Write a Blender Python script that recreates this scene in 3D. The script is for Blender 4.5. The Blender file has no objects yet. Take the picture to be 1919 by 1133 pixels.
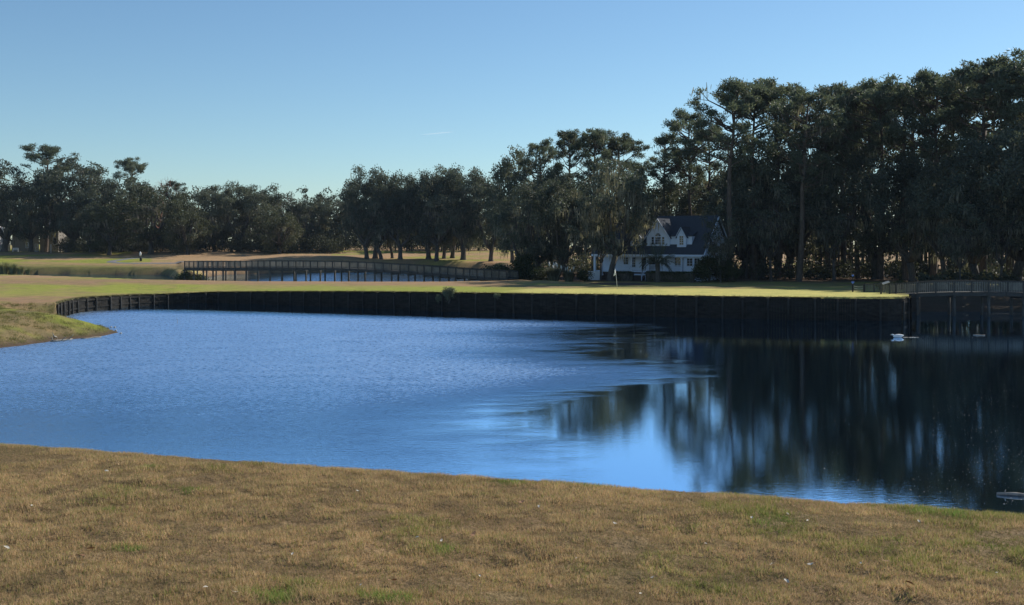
import bpy, math, random
import numpy as np
from mathutils import Vector

# ------------------------------------------------------------------ camera, world, sun, exposure
scene = bpy.context.scene
COL = scene.collection
F = 2000.0            # focal length in pixels of the 1919 px wide photograph
HZ = 455.0            # picture row of the horizon
CH = 7.1              # camera height over the water
SUN_AZ, SUN_EL = math.radians(52), math.radians(35)

cam_d = bpy.data.cameras.new('camera')
cam = bpy.data.objects.new('camera', cam_d); COL.objects.link(cam)
cam.location = (0, 0, CH); cam.rotation_euler = (math.pi/2, 0, 0)
cam_d.sensor_width = 36; cam_d.lens = 36*F/1919
cam_d.shift_y = -(566.5-HZ)/1919
cam_d.clip_start = 0.2; cam_d.clip_end = 20000
cam_d.dof.use_dof = True; cam_d.dof.focus_distance = 110; cam_d.dof.aperture_fstop = 9
scene.camera = cam

world = bpy.data.worlds.new('World'); scene.world = world; world.use_nodes = True
wn = world.node_tree.nodes; wl = world.node_tree.links
wn.clear()
sky = wn.new('ShaderNodeTexSky'); sky.sky_type = 'NISHITA'; sky.sun_disc = False
sky.sun_elevation = SUN_EL; sky.sun_rotation = SUN_AZ
sky.altitude = 0; sky.air_density = 1.0; sky.dust_density = 0.15; sky.ozone_density = 3.6
bg = wn.new('ShaderNodeBackground'); bg.inputs['Strength'].default_value = 0.075
wo = wn.new('ShaderNodeOutputWorld')
grade = wn.new('ShaderNodeMixRGB'); grade.blend_type = 'MULTIPLY'; grade.inputs[0].default_value = 1.0
grade.inputs[2].default_value = (1.05, 1.21, 1.25, 1)      # the clear winter air of the photograph is bluer than the model's
wl.new(sky.outputs[0], grade.inputs[1]); wl.new(grade.outputs[0], bg.inputs[0]); wl.new(bg.outputs[0], wo.inputs[0])

sun_d = bpy.data.lights.new('sun', 'SUN'); sun = bpy.data.objects.new('sun', sun_d); COL.objects.link(sun)
sun_d.energy = 4.6; sun_d.angle = math.radians(0.5); sun_d.color = (1.0, 0.93, 0.82)
sdir = Vector((math.sin(SUN_AZ)*math.cos(SUN_EL), math.cos(SUN_AZ)*math.cos(SUN_EL), math.sin(SUN_EL)))
sun.rotation_euler = sdir.to_track_quat('Z', 'Y').to_euler(); sun.location = (60, 60, 80)

scene.view_settings.view_transform = 'Standard'
scene.view_settings.look = 'None'
scene.view_settings.exposure = 0.28
scene.view_settings.gamma = 1.0
scene.view_settings.use_curve_mapping = False
scene.cycles.use_denoising = True
scene.cycles.max_bounces = 6
scene.cycles.transparent_max_bounces = 8

rng = np.random.default_rng(7)
R = random.Random(11)

# ------------------------------------------------------------------ helpers
def P(u, D, z=0.0):
    return np.array([(u-959.5)/F*D, D, z])
def zof(v, D):
    return CH-(v-HZ)*D/F

def tag(o, label=None, cat=None, group=None, kind=None):
    if label: o['label'] = label
    if cat: o['category'] = cat
    if group: o['group'] = group
    if kind: o['kind'] = kind
    return o
def empty(name, loc, rz=0.0, label=None, cat=None, group=None):
    o = bpy.data.objects.new(name, None); COL.objects.link(o)
    o.empty_display_size = 0.3
    o.location = tuple(float(a) for a in loc); o.rotation_euler = (0, 0, rz)
    return tag(o, label, cat, group)
def link(name, me, parent=None, loc=None, rot=None, scale=None):
    o = bpy.data.objects.new(name, me); COL.objects.link(o)
    if parent: o.parent = parent
    if loc is not None: o.location = tuple(float(a) for a in loc)
    if rot is not None: o.rotation_euler = rot
    if scale is not None: o.scale = scale
    return o

def fast_mesh(name, V, k, mat=None, tint=None, col=None, smooth=False):
    """V: (n,k,3) loose polygons."""
    n = len(V)
    me = bpy.data.meshes.new(name)
    me.vertices.add(n*k); me.vertices.foreach_set('co', np.ascontiguousarray(V, dtype=np.float32).ravel())
    me.loops.add(n*k); me.loops.foreach_set('vertex_index', np.arange(n*k, dtype=np.int32))
    me.polygons.add(n); me.polygons.foreach_set('loop_start', np.arange(0, n*k, k, dtype=np.int32))
    me.update(calc_edges=True)
    if tint is not None:
        a = me.attributes.new('tint', 'FLOAT', 'POINT')
        a.data.foreach_set('value', np.repeat(np.asarray(tint, dtype=np.float32), k))
    if col is not None:
        a = me.attributes.new('col', 'FLOAT_COLOR', 'POINT')
        c = np.ones((n*k, 4), np.float32); c[:, :3] = np.repeat(col, k, axis=0) if len(col) == n else col
        a.data.foreach_set('color', c.ravel())
    if mat: me.materials.append(mat)
    return me

def grid_mesh(name, X, mat=None, col=None, smooth=True):
    """X: (rows, cols, 3)."""
    r, c = X.shape[:2]
    idx = np.arange(r*c).reshape(r, c)
    q = np.stack([idx[:-1, :-1], idx[:-1, 1:], idx[1:, 1:], idx[1:, :-1]], -1).reshape(-1, 4)
    me = bpy.data.meshes.new(name)
    me.vertices.add(r*c); me.vertices.foreach_set('co', X.astype(np.float32).ravel())
    me.loops.add(q.size); me.loops.foreach_set('vertex_index', q.astype(np.int32).ravel())
    me.polygons.add(len(q)); me.polygons.foreach_set('loop_start', np.arange(0, q.size, 4, dtype=np.int32))
    me.update(calc_edges=True)
    if smooth: me.polygons.foreach_set('use_smooth', np.ones(len(q), bool))
    if col is not None:
        a = me.attributes.new('col', 'FLOAT_COLOR', 'POINT')
        cc = np.ones((r*c, 4), np.float32); cc[:, :3] = col.reshape(-1, 3)
        a.data.foreach_set('color', cc.ravel())
    if mat: me.materials.append(mat)
    return me

class MB:
    """collects simple solids, builds them as one mesh object"""
    def __init__(s): s.v = []; s.f = []; s.sm = []
    def poly(s, pts, smooth=False):
        b = len(s.v); s.v += [tuple(float(a) for a in p) for p in pts]
        s.f.append(tuple(range(b, b+len(pts)))); s.sm.append(smooth); return s
    def box(s, x0, x1, y0, y1, z0, z1):
        b = len(s.v)
        s.v += [(x0,y0,z0),(x1,y0,z0),(x1,y1,z0),(x0,y1,z0),(x0,y0,z1),(x1,y0,z1),(x1,y1,z1),(x0,y1,z1)]
        for f in ((0,3,2,1),(4,5,6,7),(0,1,5,4),(1,2,6,5),(2,3,7,6),(3,0,4,7)):
            s.f.append(tuple(b+i for i in f)); s.sm.append(False)
        return s
    def beam(s, a, b, w, h, up=(0,0,1)):
        a = np.array(a, float); b = np.array(b, float); d = b-a; d /= np.linalg.norm(d)
        up = np.array(up, float)
        if abs(d@up) > .98: up = np.array([1., 0, 0])
        sd = np.cross(d, up); sd /= np.linalg.norm(sd); u2 = np.cross(sd, d)
        k = len(s.v)
        for p in (a, b):
            for i, j in ((-1,-1),(1,-1),(1,1),(-1,1)):
                s.v.append(tuple(p+sd*i*w/2+u2*j*h/2))
        for f in ((3,2,1,0),(4,5,6,7),(0,1,5,4),(1,2,6,5),(2,3,7,6),(3,0,4,7)):
            s.f.append(tuple(k+i for i in f)); s.sm.append(False)
        return s
    def tube(s, pts, rad, n=6, cap=True):
        pts = [np.array(p, float) for p in pts]
        k = len(s.v); m = len(pts)
        ref = np.array([0.31, 0.95, 0.07])
        for i, p in enumerate(pts):
            d = pts[min(i+1, m-1)]-pts[max(i-1, 0)]; d /= (np.linalg.norm(d)+1e-9)
            a = np.cross(d, ref); a /= (np.linalg.norm(a)+1e-9); b = np.cross(d, a)
            r = rad[i] if hasattr(rad, '__len__') else rad
            for j in range(n):
                t = 2*math.pi*j/n
                s.v.append(tuple(p+r*(a*math.cos(t)+b*math.sin(t))))
        for i in range(m-1):
            for j in range(n):
                s.f.append((k+i*n+j, k+i*n+(j+1) % n, k+(i+1)*n+(j+1) % n, k+(i+1)*n+j)); s.sm.append(True)
        if cap:
            s.f.append(tuple(k+j for j in range(n))[::-1]); s.sm.append(False)
            s.f.append(tuple(k+(m-1)*n+j for j in range(n))); s.sm.append(False)
        return s
    def mesh(s, name, mat):
        me = bpy.data.meshes.new(name); me.from_pydata(s.v, [], s.f)
        me.polygons.foreach_set('use_smooth', s.sm); me.update()
        if mat: me.materials.append(mat)
        return me
    def build(s, name, mat, parent=None, loc=None):
        return link(name, s.mesh(name, mat), parent, loc)

def sstep(a, b, x):
    t = np.clip((np.asarray(x, float)-a)/(b-a), 0, 1); return t*t*(3-2*t)
def lerp(a, b, t): return a+(b-a)*t
def interp(x, xs, ys): return np.interp(x, xs, ys)

def vnoise(x, y, seed=0):
    xi = np.floor(x).astype(np.int64); yi = np.floor(y).astype(np.int64)
    fx = x-xi; fy = y-yi; fx = fx*fx*(3-2*fx); fy = fy*fy*(3-2*fy)
    def h(a, b):
        n = (a*374761393+b*668265263+seed*1442695041) & 0xffffffff
        n = ((n ^ (n >> 13))*1274126177) & 0xffffffff
        return ((n ^ (n >> 16)) & 0xffff)/65535.0
    return (h(xi, yi)*(1-fx)+h(xi+1, yi)*fx)*(1-fy)+(h(xi, yi+1)*(1-fx)+h(xi+1, yi+1)*fx)*fy
def fbm(x, y, seed=0, o=4):
    s = 0; a = .5; t = 0
    for i in range(o):
        s = s+a*vnoise(x*2**i+i*17.3, y*2**i+i*9.1, seed+i); t += a; a *= .5
    return s/t

# ------------------------------------------------------------------ materials
def new_mat(name):
    m = bpy.data.materials.new(name); m.use_nodes = True
    nt = m.node_tree; nt.nodes.clear()
    out = nt.nodes.new('ShaderNodeOutputMaterial')
    return m, nt, out
def N(nt, t, **kw):
    n = nt.nodes.new(t)
    for k, v in kw.items():
        if k in n.inputs: n.inputs[k].default_value = v
        else: setattr(n, k, v)
    return n
def ramp(nt, fac, stops):
    r = nt.nodes.new('ShaderNodeValToRGB'); e = r.color_ramp.elements
    while len(e) < len(stops): e.new(0.5)
    for q, (p, c) in zip(e, stops): q.position = p; q.color = (*c, 1) if len(c) == 3 else c
    nt.links.new(fac, r.inputs[0]); return r
def mathn(nt, op, a, b=None):
    n = nt.nodes.new('ShaderNodeMath'); n.operation = op
    for i, v in enumerate((a, b)):
        if v is None: continue
        if hasattr(v, 'links'): nt.links.new(v, n.inputs[i])
        else: n.inputs[i].default_value = v
    return n.outputs[0]

def simple(name, c1, c2, scale=3.0, rough=.7, bump=.3, stretch=(1,1,1), coord='Object', spec=.3, detail=6):
    m, nt, out = new_mat(name); L = nt.links
    tc = N(nt, 'ShaderNodeTexCoord'); mp = N(nt, 'ShaderNodeMapping'); mp.inputs['Scale'].default_value = stretch
    L.new(tc.outputs[coord], mp.inputs[0])
    nz = N(nt, 'ShaderNodeTexNoise', Scale=scale, Detail=detail, Roughness=.65); L.new(mp.outputs[0], nz.inputs['Vector'])
    r = ramp(nt, nz.outputs['Fac'], [(.3, c1), (.7, c2)])
    p = N(nt, 'ShaderNodeBsdfPrincipled', Roughness=rough); p.inputs['Specular IOR Level'].default_value = spec
    L.new(r.outputs[0], p.inputs['Base Color'])
    if bump:
        b = N(nt, 'ShaderNodeBump', Strength=bump, Distance=.05); L.new(nz.outputs['Fac'], b.inputs['Height']); L.new(b.outputs[0], p.inputs['Normal'])
    L.new(p.outputs[0], out.inputs[0]); return m

def leaf_mat(name, dark, light, trans=.35, tscale=1.3, rough=.55, spec=.2):
    m, nt, out = new_mat(name); L = nt.links
    at = N(nt, 'ShaderNodeAttribute'); at.attribute_name = 'tint'
    oi = N(nt, 'ShaderNodeObjectInfo')
    f = mathn(nt, 'ADD', mathn(nt, 'MULTIPLY', at.outputs['Fac'], .75), mathn(nt, 'MULTIPLY', oi.outputs['Random'], .3))
    r = ramp(nt, f, [(0, dark), (1, light)])
    p = N(nt, 'ShaderNodeBsdfPrincipled', Roughness=rough); p.inputs['Specular IOR Level'].default_value = spec
    L.new(r.outputs[0], p.inputs['Base Color'])
    t = N(nt, 'ShaderNodeBsdfTranslucent')
    mx = N(nt, 'ShaderNodeMixRGB', blend_type='MULTIPLY', Fac=1.0); mx.inputs[2].default_value = (tscale, tscale*1.02, tscale*.7, 1)
    L.new(r.outputs[0], mx.inputs[1]); L.new(mx.outputs[0], t.inputs[0])
    s = N(nt, 'ShaderNodeMixShader', Fac=trans); L.new(p.outputs[0], s.inputs[1]); L.new(t.outputs[0], s.inputs[2])
    L.new(s.outputs[0], out.inputs[0]); return m

M = {}
M['pine'] = leaf_mat('pine_needles', (.026,.036,.028), (.175,.200,.142), .34)
M['oak'] = leaf_mat('oak_leaves', (.027,.034,.028), (.150,.166,.126), .32)
M['olive'] = leaf_mat('olive_leaves', (.040,.048,.028), (.105,.110,.065), .28)
M['moss'] = leaf_mat('spanish_moss', (.095,.092,.075), (.30,.275,.215), .42, 1.1, .9, .05)
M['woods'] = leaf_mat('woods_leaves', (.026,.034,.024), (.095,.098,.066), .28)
M['shrub'] = leaf_mat('shrub_leaves', (.020,.030,.014), (.075,.088,.038), .25)
M['greyshrub'] = leaf_mat('grey_green_leaves', (.075,.090,.060), (.19,.21,.14), .3)
M['pampas'] = leaf_mat('pampas_blades', (.07,.075,.05), (.20,.19,.13), .3)
M['reed'] = leaf_mat('reed_blades', (.10,.12,.05), (.27,.25,.12), .35)
M['palm'] = leaf_mat('palm_fronds', (.030,.045,.030), (.10,.12,.08), .25, 1.2, .35, .5)
M['bark'] = simple('bark', (.040,.034,.030), (.125,.108,.095), 5, .9, .6, (1,1,.25))
M['pinebark'] = simple('pine_bark', (.050,.038,.032), (.155,.115,.09), 4, .9, .6, (1,1,.3))
M['palebark'] = simple('pale_bark', (.16,.15,.14), (.34,.32,.29), 4, .9, .4, (1,1,.3))
M['greytwig'] = simple('grey_twigs', (.20,.18,.16), (.33,.30,.27), 4, .9, 0)
M['redtwig'] = simple('red_twigs', (.17,.075,.06), (.29,.13,.10), 4, .9, 0)
M['drytwig'] = simple('dry_twigs', (.20,.13,.08), (.36,.24,.15), 4, .9, 0)
M['bridgewood'] = simple('weathered_timber', (.034,.034,.033), (.085,.080,.070), 2.5, .85, .4, (1,1,6))
M['picketwood'] = simple('picket_timber', (.13,.12,.10), (.30,.27,.215), 1.5, .85, .2, (1,1,.6))
M['pile'] = simple('pile_timber', (.045,.042,.037), (.13,.118,.10), 3, .9, .5, (1,1,.2))
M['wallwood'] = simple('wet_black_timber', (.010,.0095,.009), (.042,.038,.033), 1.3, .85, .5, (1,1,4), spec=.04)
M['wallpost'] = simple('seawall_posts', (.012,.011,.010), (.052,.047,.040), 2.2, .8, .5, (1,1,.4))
M['white'] = simple('white_paint', (.72,.73,.74), (.82,.82,.82), 1.2, .55, .05)
M['siding'] = simple('pale_blue_siding', (.62,.70,.84), (.70,.77,.88), 1.2, .6, .05)
M['roof'] = simple('slate_shingles', (.040,.046,.060), (.090,.100,.120), 6, .95, .5, (1,1,5), spec=.05)
M['tan'] = simple('tan_stucco', (.19,.175,.155), (.25,.225,.20), 1.5, .9, .15)
M['brick'] = simple('porch_brick', (.06,.045,.04), (.12,.09,.08), 5, .9, .3)
M['glass'] = None
m, nt, out = new_mat('window_glass'); p = N(nt, 'ShaderNodeBsdfPrincipled', Roughness=.06); p.inputs['Base Color'].default_value = (.012,.015,.02,1)
p.inputs['Specular IOR Level'].default_value = .5; nt.links.new(p.outputs[0], out.inputs[0]); M['glass'] = m
M['darkpaint'] = simple('dark_paint', (.012,.013,.014), (.03,.03,.032), 3, .5, 0)
M['bluepaint'] = simple('blue_sign_paint', (.12,.22,.62), (.16,.27,.70), 3, .4, 0)
M['cloth'] = simple('flag_cloth', (.70,.70,.70), (.80,.80,.80), 5, .8, .1)
M['drift'] = simple('driftwood', (.17,.15,.125), (.40,.365,.31), 3, .85, .5, (1,1,.3))
M['feather'] = simple('white_feathers', (.72,.72,.70), (.85,.85,.84), 9, .8, .1)
M['darkbird'] = simple('dark_feathers', (.03,.03,.03), (.07,.065,.06), 9, .8, 0)
M['leafpale'] = simple('pale_dead_leaf', (.42,.37,.29), (.72,.68,.60), 30, .8, .2)
M['leafbrown'] = simple('brown_dead_leaf', (.20,.10,.05), (.36,.20,.11), 30, .8, .2)
M['path'] = simple('path_asphalt', (.13,.13,.13), (.20,.20,.20), 2, .9, .1)
M['mulch'] = simple('pine_straw_mulch', (.045,.030,.020), (.12,.075,.048), 2.5, .95, .5)
M['rope'] = simple('pale_rope', (.42,.38,.32), (.55,.50,.42), 9, .9, 0)
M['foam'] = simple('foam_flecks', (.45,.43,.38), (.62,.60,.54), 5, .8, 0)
M['contrail'] = None

def ground_mat(name, bumpd=.08, nscale=1.0):
    m, nt, out = new_mat(name); L = nt.links
    at = N(nt, 'ShaderNodeAttribute'); at.attribute_name = 'col'
    tc = N(nt, 'ShaderNodeTexCoord')
    n1 = N(nt, 'ShaderNodeTexNoise', Scale=.55*nscale, Detail=8, Roughness=.7); L.new(tc.outputs['Object'], n1.inputs['Vector'])
    n2 = N(nt, 'ShaderNodeTexNoise', Scale=7*nscale, Detail=4, Roughness=.7); L.new(tc.outputs['Object'], n2.inputs['Vector'])
    r1 = ramp(nt, n1.outputs['Fac'], [(.28, (.68,.74,.62)), (.5, (1,1,1)), (.74, (1.32,1.18,1.12))])
    r2 = ramp(nt, n2.outputs['Fac'], [(.25, (.72,.72,.72)), (.75, (1.25,1.25,1.25))])
    a = N(nt, 'ShaderNodeMixRGB', blend_type='MULTIPLY', Fac=1.0); L.new(at.outputs['Color'], a.inputs[1]); L.new(r1.outputs[0], a.inputs[2])
    b = N(nt, 'ShaderNodeMixRGB', blend_type='MULTIPLY', Fac=1.0); L.new(a.outputs[0], b.inputs[1]); L.new(r2.outputs[0], b.inputs[2])
    p = N(nt, 'ShaderNodeBsdfPrincipled', Roughness=.95); p.inputs['Specular IOR Level'].default_value = .1
    L.new(b.outputs[0], p.inputs['Base Color'])
    bp = N(nt, 'ShaderNodeBump', Strength=.6, Distance=bumpd); L.new(n2.outputs['Fac'], bp.inputs['Height']); L.new(bp.outputs[0], p.inputs['Normal'])
    L.new(p.outputs[0], out.inputs[0]); return m
M['ground'] = ground_mat('turf_ground')
def blade_mat(name, trans):
    m, nt, out = new_mat(name); L = nt.links
    at = N(nt, 'ShaderNodeAttribute'); at.attribute_name = 'col'
    p = N(nt, 'ShaderNodeBsdfPrincipled', Roughness=.7); p.inputs['Specular IOR Level'].default_value = .15
    t = N(nt, 'ShaderNodeBsdfTranslucent'); L.new(at.outputs['Color'], p.inputs['Base Color']); L.new(at.outputs['Color'], t.inputs[0])
    s = N(nt, 'ShaderNodeMixShader', Fac=trans); L.new(p.outputs[0], s.inputs[1]); L.new(t.outputs[0], s.inputs[2]); L.new(s.outputs[0], out.inputs[0])
    return m
M['blade'] = blade_mat('grass_blades', .35)

# water: ruffled by wind over most of the lagoon, calm towards the bank under the pines
m, nt, out = new_mat('lagoon_water'); L = nt.links
tc = N(nt, 'ShaderNodeTexCoord'); sx = N(nt, 'ShaderNodeSeparateXYZ'); L.new(tc.outputs['Object'], sx.inputs[0])
def wnoise(scale, st, det=3, rough=.55, rot=0):
    mp = N(nt, 'ShaderNodeMapping'); mp.inputs['Scale'].default_value = st; mp.inputs['Rotation'].default_value = (0, 0, rot)
    L.new(tc.outputs['Object'], mp.inputs[0])
    n = N(nt, 'ShaderNodeTexNoise', Scale=scale, Detail=det, Roughness=rough); L.new(mp.outputs[0], n.inputs['Vector']); return n.outputs['Fac']
small = wnoise(4.6, (.7, 1.3, 1), 4, .65, .25)
big = wnoise(.55, (.55, 1.3, 1), 2, .5, -.2)
patch = wnoise(.035, (.8, 1.6, 1), 3, .55)
# calm mask: bearing x/y grows to the calm side
bear = mathn(nt, 'DIVIDE', sx.outputs['X'], mathn(nt, 'MAXIMUM', sx.outputs['Y'], 5.0))
bear = mathn(nt, 'ADD', bear, mathn(nt, 'MULTIPLY', mathn(nt, 'SUBTRACT', patch, .5), .20))
def bell(y0, w, a):   # wind lane lying across the lagoon at distance y0
    t = mathn(nt, 'DIVIDE', mathn(nt, 'SUBTRACT', sx.outputs['Y'], y0), w)
    return mathn(nt, 'MULTIPLY', mathn(nt, 'POWER', 2.718, mathn(nt, 'MULTIPLY', mathn(nt, 'MULTIPLY', t, t), -1.0)), a)
bear = mathn(nt, 'ADD', bear, mathn(nt, 'MULTIPLY', mathn(nt, 'SUBTRACT', big, .5), .16))
bear = mathn(nt, 'SUBTRACT', bear, mathn(nt, 'ADD', bell(58, 6, .085), mathn(nt, 'ADD', bell(98, 10, .07), bell(43, 8, -.10))))
mr = N(nt, 'ShaderNodeMapRange'); mr.interpolation_type = 'SMOOTHSTEP'
L.new(bear, mr.inputs[0]); mr.inputs[1].default_value = -.12; mr.inputs[2].default_value = .13; mr.inputs[3].default_value = 1.0; mr.inputs[4].default_value = .006
near = N(nt, 'ShaderNodeMapRange'); near.interpolation_type = 'SMOOTHSTEP'
L.new(sx.outputs['Y'], near.inputs[0]); near.inputs[1].default_value = 26; near.inputs[2].default_value = 62; near.inputs[3].default_value = .13; near.inputs[4].default_value = 1.0
far = N(nt, 'ShaderNodeMapRange'); far.interpolation_type = 'SMOOTHSTEP'
L.new(sx.outputs['Y'], far.inputs[0]); far.inputs[1].default_value = 130; far.inputs[2].default_value = 150; far.inputs[3].default_value = 1.0; far.inputs[4].default_value = .12
lane = N(nt, 'ShaderNodeMapRange'); lane.interpolation_type = 'SMOOTHSTEP'; L.new(sx.outputs['X'], lane.inputs[0])
lane.inputs[1].default_value = -58; lane.inputs[2].default_value = -40; lane.inputs[3].default_value = .08; lane.inputs[4].default_value = .55; L.new(lane.outputs[0], far.inputs[4])
amp = mathn(nt, 'MULTIPLY', mathn(nt, 'MULTIPLY', mr.outputs[0], near.outputs[0]), far.outputs[0])
lee = N(nt, 'ShaderNodeMapRange'); lee.interpolation_type = 'SMOOTHSTEP'      # sheltered strip of water under the seawall
L.new(mathn(nt, 'SUBTRACT', mathn(nt, 'SUBTRACT', 107.0, mathn(nt, 'MULTIPLY', sx.outputs['X'], .35)), sx.outputs['Y']), lee.inputs[0])
lee.inputs[1].default_value = 4.5; lee.inputs[2].default_value = 14; lee.inputs[3].default_value = .03; lee.inputs[4].default_value = 1.0
amp = mathn(nt, 'MULTIPLY', amp, mathn(nt, 'MAXIMUM', lee.outputs[0], mathn(nt, 'GREATER_THAN', sx.outputs['Y'], 132.0)))
h = mathn(nt, 'ADD', mathn(nt, 'MULTIPLY', small, .50), mathn(nt, 'MULTIPLY', big, .38))
h = mathn(nt, 'MULTIPLY', h, mathn(nt, 'ADD', mathn(nt, 'MULTIPLY', amp, .85), mathn(nt, 'ADD', mathn(nt, 'MULTIPLY', mathn(nt, 'SUBTRACT', 1.0, near.outputs[0]), .004), .008)))
bp = N(nt, 'ShaderNodeBump', Strength=1.0, Distance=.25); L.new(h, bp.inputs['Height'])
body = N(nt, 'ShaderNodeBsdfDiffuse'); body.inputs[0].default_value = (.006,.012,.026,1)
gl = N(nt, 'ShaderNodeBsdfGlossy', Roughness=.02); gl.distribution = 'MULTI_GGX'; rv = N(nt, 'ShaderNodeMapRange'); L.new(mathn(nt, 'ADD', mathn(nt, 'MULTIPLY', small, .85), mathn(nt, 'MULTIPLY', big, .15)), rv.inputs[0]); rv.inputs[1].default_value = .36; rv.inputs[2].default_value = .64; rv.inputs[3].default_value = .16; rv.inputs[4].default_value = .50
L.new(mathn(nt, 'MULTIPLY', amp, rv.outputs[0]), gl.inputs['Roughness']); gl.inputs[0].default_value = (.66,.88,1.12,1); L.new(bp.outputs[0], gl.inputs['Normal'])
fr = N(nt, 'ShaderNodeFresnel', IOR=1.33); L.new(bp.outputs[0], fr.inputs['Normal'])
fac = mathn(nt, 'MINIMUM', mathn(nt, 'ADD', mathn(nt, 'MULTIPLY', fr.outputs[0], 4.5), .25), .98)
mx = N(nt, 'ShaderNodeMixShader'); L.new(fac, mx.inputs[0]); L.new(body.outputs[0], mx.inputs[1]); L.new(gl.outputs[0], mx.inputs[2])
L.new(mx.outputs[0], out.inputs[0]); M['water'] = m

# ------------------------------------------------------------------ terrain
WALL = [(105,98.2,1.60),(118,102.5,1.58),(140,107.8,1.55),(170,111.5,1.53),(208,114.5,1.48),(250,119.5,1.36),(300,123,1.25),(350,125,1.28),(400,126,1.36),
        (500,123,1.56),(640,117.8,1.80),(770,112.8,1.97),(900,108.4,2.06),(1000,106.5,2.09),(1100,105,2.10),(1250,102.2,2.11),(1400,99.6,2.12),(1500,98.4,2.12),(1600,97.6,2.12),(1660,97.3,2.12),(1690,97.8,2.12),(1701,99.5,2.12)]
WU = [w[0] for w in WALL]; WD = [w[1] for w in WALL]; WZ = [w[2] for w in WALL]
POND = [(-700,196),(-300,188),(0,179),(200,163),(345,151),(500,145.5),(640,144.5),(800,144.5),(900,148),(955,155),(975,170),(985,195),(960,232),(900,255),(760,262),(640,258),(500,246),(420,238),
        (392,216),(384,192),(350,184),(328,190),(322,215),(305,237),(150,241),(0,244),(-300,252),(-700,262)]
PP = np.array([P(u, d)[:2] for u, d in POND])
def poly_sd(x, y, poly):
    """signed distance, negative inside"""
    x = np.asarray(x, float); y = np.asarray(y, float)
    d = np.full(x.shape, 1e9); ins = np.zeros(x.shape, bool)
    n = len(poly)
    for i in range(n):
        ax, ay = poly[i]; bx, by = poly[(i+1) % n]
        ex, ey = bx-ax, by-ay; t = np.clip(((x-ax)*ex+(y-ay)*ey)/(ex*ex+ey*ey), 0, 1)
        d = np.minimum(d, np.hypot(x-ax-t*ex, y-ay-t*ey))
        c = ((ay > y) != (by > y)) & (x < (bx-ax)*(y-ay)/(by-ay+1e-12)+ax); ins ^= c
    return np.where(ins, -d, d)
WXY = np.array([P(w[0], w[1])[:2] for w in WALL])
def line_dist(x, y, L_):
    d = np.full(np.shape(x), 1e9)
    for (ax, ay), (bx, by) in zip(L_[:-1], L_[1:]):
        ex, ey = bx-ax, by-ay; t = np.clip(((x-ax)*ex+(y-ay)*ey)/(ex*ex+ey*ey), 0, 1)
        d = np.minimum(d, np.hypot(x-ax-t*ex, y-ay-t*ey))
    return d
MOUND = np.array([(-130,45),(-60,58),(-41,66),(-34.1,71),(-32.8,75.5),(-31.8,78.5),(-30.6,81),(-30.5,85),(-33,88.5),(-36.5,92),(-40.4,95.5),(-42.2,98.4),(-60,130),(-130,130)])
def uof(x, y): return 959.5+F*x/np.maximum(y, 1)

def height(x, y):
    x = np.asarray(x, float); y = np.asarray(y, float)
    u = uof(x, y)
    # plateau
    und = (fbm(x/26, y/17, 3)-.5)
    far = interp(y, [200,240,256,300,330], [2.0,2.2,3.0,4.75,4.9]) + 1.5*und*sstep(235,275,y) + .9*(fbm(x/16, y/22, 9)-.5)*sstep(262,290,y)
    far = far - 1.2*sstep(620,700,u)*sstep(240,262,y)*(1-sstep(275,300,y))*.4
    lawn = lerp(2.05, 1.78, sstep(118,140,y)) + .5*und*sstep(112,130,y)*.5
    lawn = lawn + .55*np.exp(-(((u-1010)/70)**2+((y-136)/6)**2))   # low mound behind the green
    wR = sstep(955,1010,u)
    zl = lerp(far, lawn, wR)
    zl = lerp(zl, 2.05, (1-sstep(150,190,y))*(1-wR)) + .25*und*(1-wR)*(1-sstep(180,210,y))
    # ease to the wall top close to the wall
    wd = interp(u, WU, WD); wz = interp(u, WU, WZ)
    t = sstep(0, 17, line_dist(x, y, WXY))
    zl = np.where(u <= 1703, lerp(wz, zl, t), zl)
    # channel bank beyond the wall's end
    ch = lerp(-.7, 1.0, sstep(103.5+1.2*(fbm(x/4,y/4,5)-.5),124,y)*1.55) ; ch = np.minimum(ch, 1.85)
    zl = np.where(u > 1703, np.minimum(zl, np.where(y < 140, ch, zl)), zl)
    # pond
    sd = poly_sd(x, y, PP) + 1.6*(fbm(x/5, y/5, 21)-.5)
    cut = (u < 335)*(y > 205)
    zc_ = np.minimum(zl, 1.5+.075*np.maximum(sd-1.5, 0)); zl = np.where(cut, zc_, zl)
    zl = np.where(y > 130, lerp(-.7, zl, np.where(cut, sstep(-.6, 1.5, sd), sstep(-1.0, 4.2, sd))), zl)
    # near left mound
    md = -(poly_sd(x, y, MOUND) + .7*(fbm(x/2.5, y/2.5, 31)-.5))
    zm = np.clip(-.25 + .36*np.maximum(md,-2) , -.7, None); zm = 1.62-np.logaddexp(0, (1.62-zm)*5)/5 
    zm = zm + .22*(fbm(x/1.3, y/1.3, 41)-.5)*sstep(.3,2,md)*(1-sstep(6,12,md)) 
    zm = lerp(zm, 1.62, sstep(94,98,y)*(u < 106))
    return np.where(y < 98.05, np.where(x < -25, zm, -1), zl)

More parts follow.
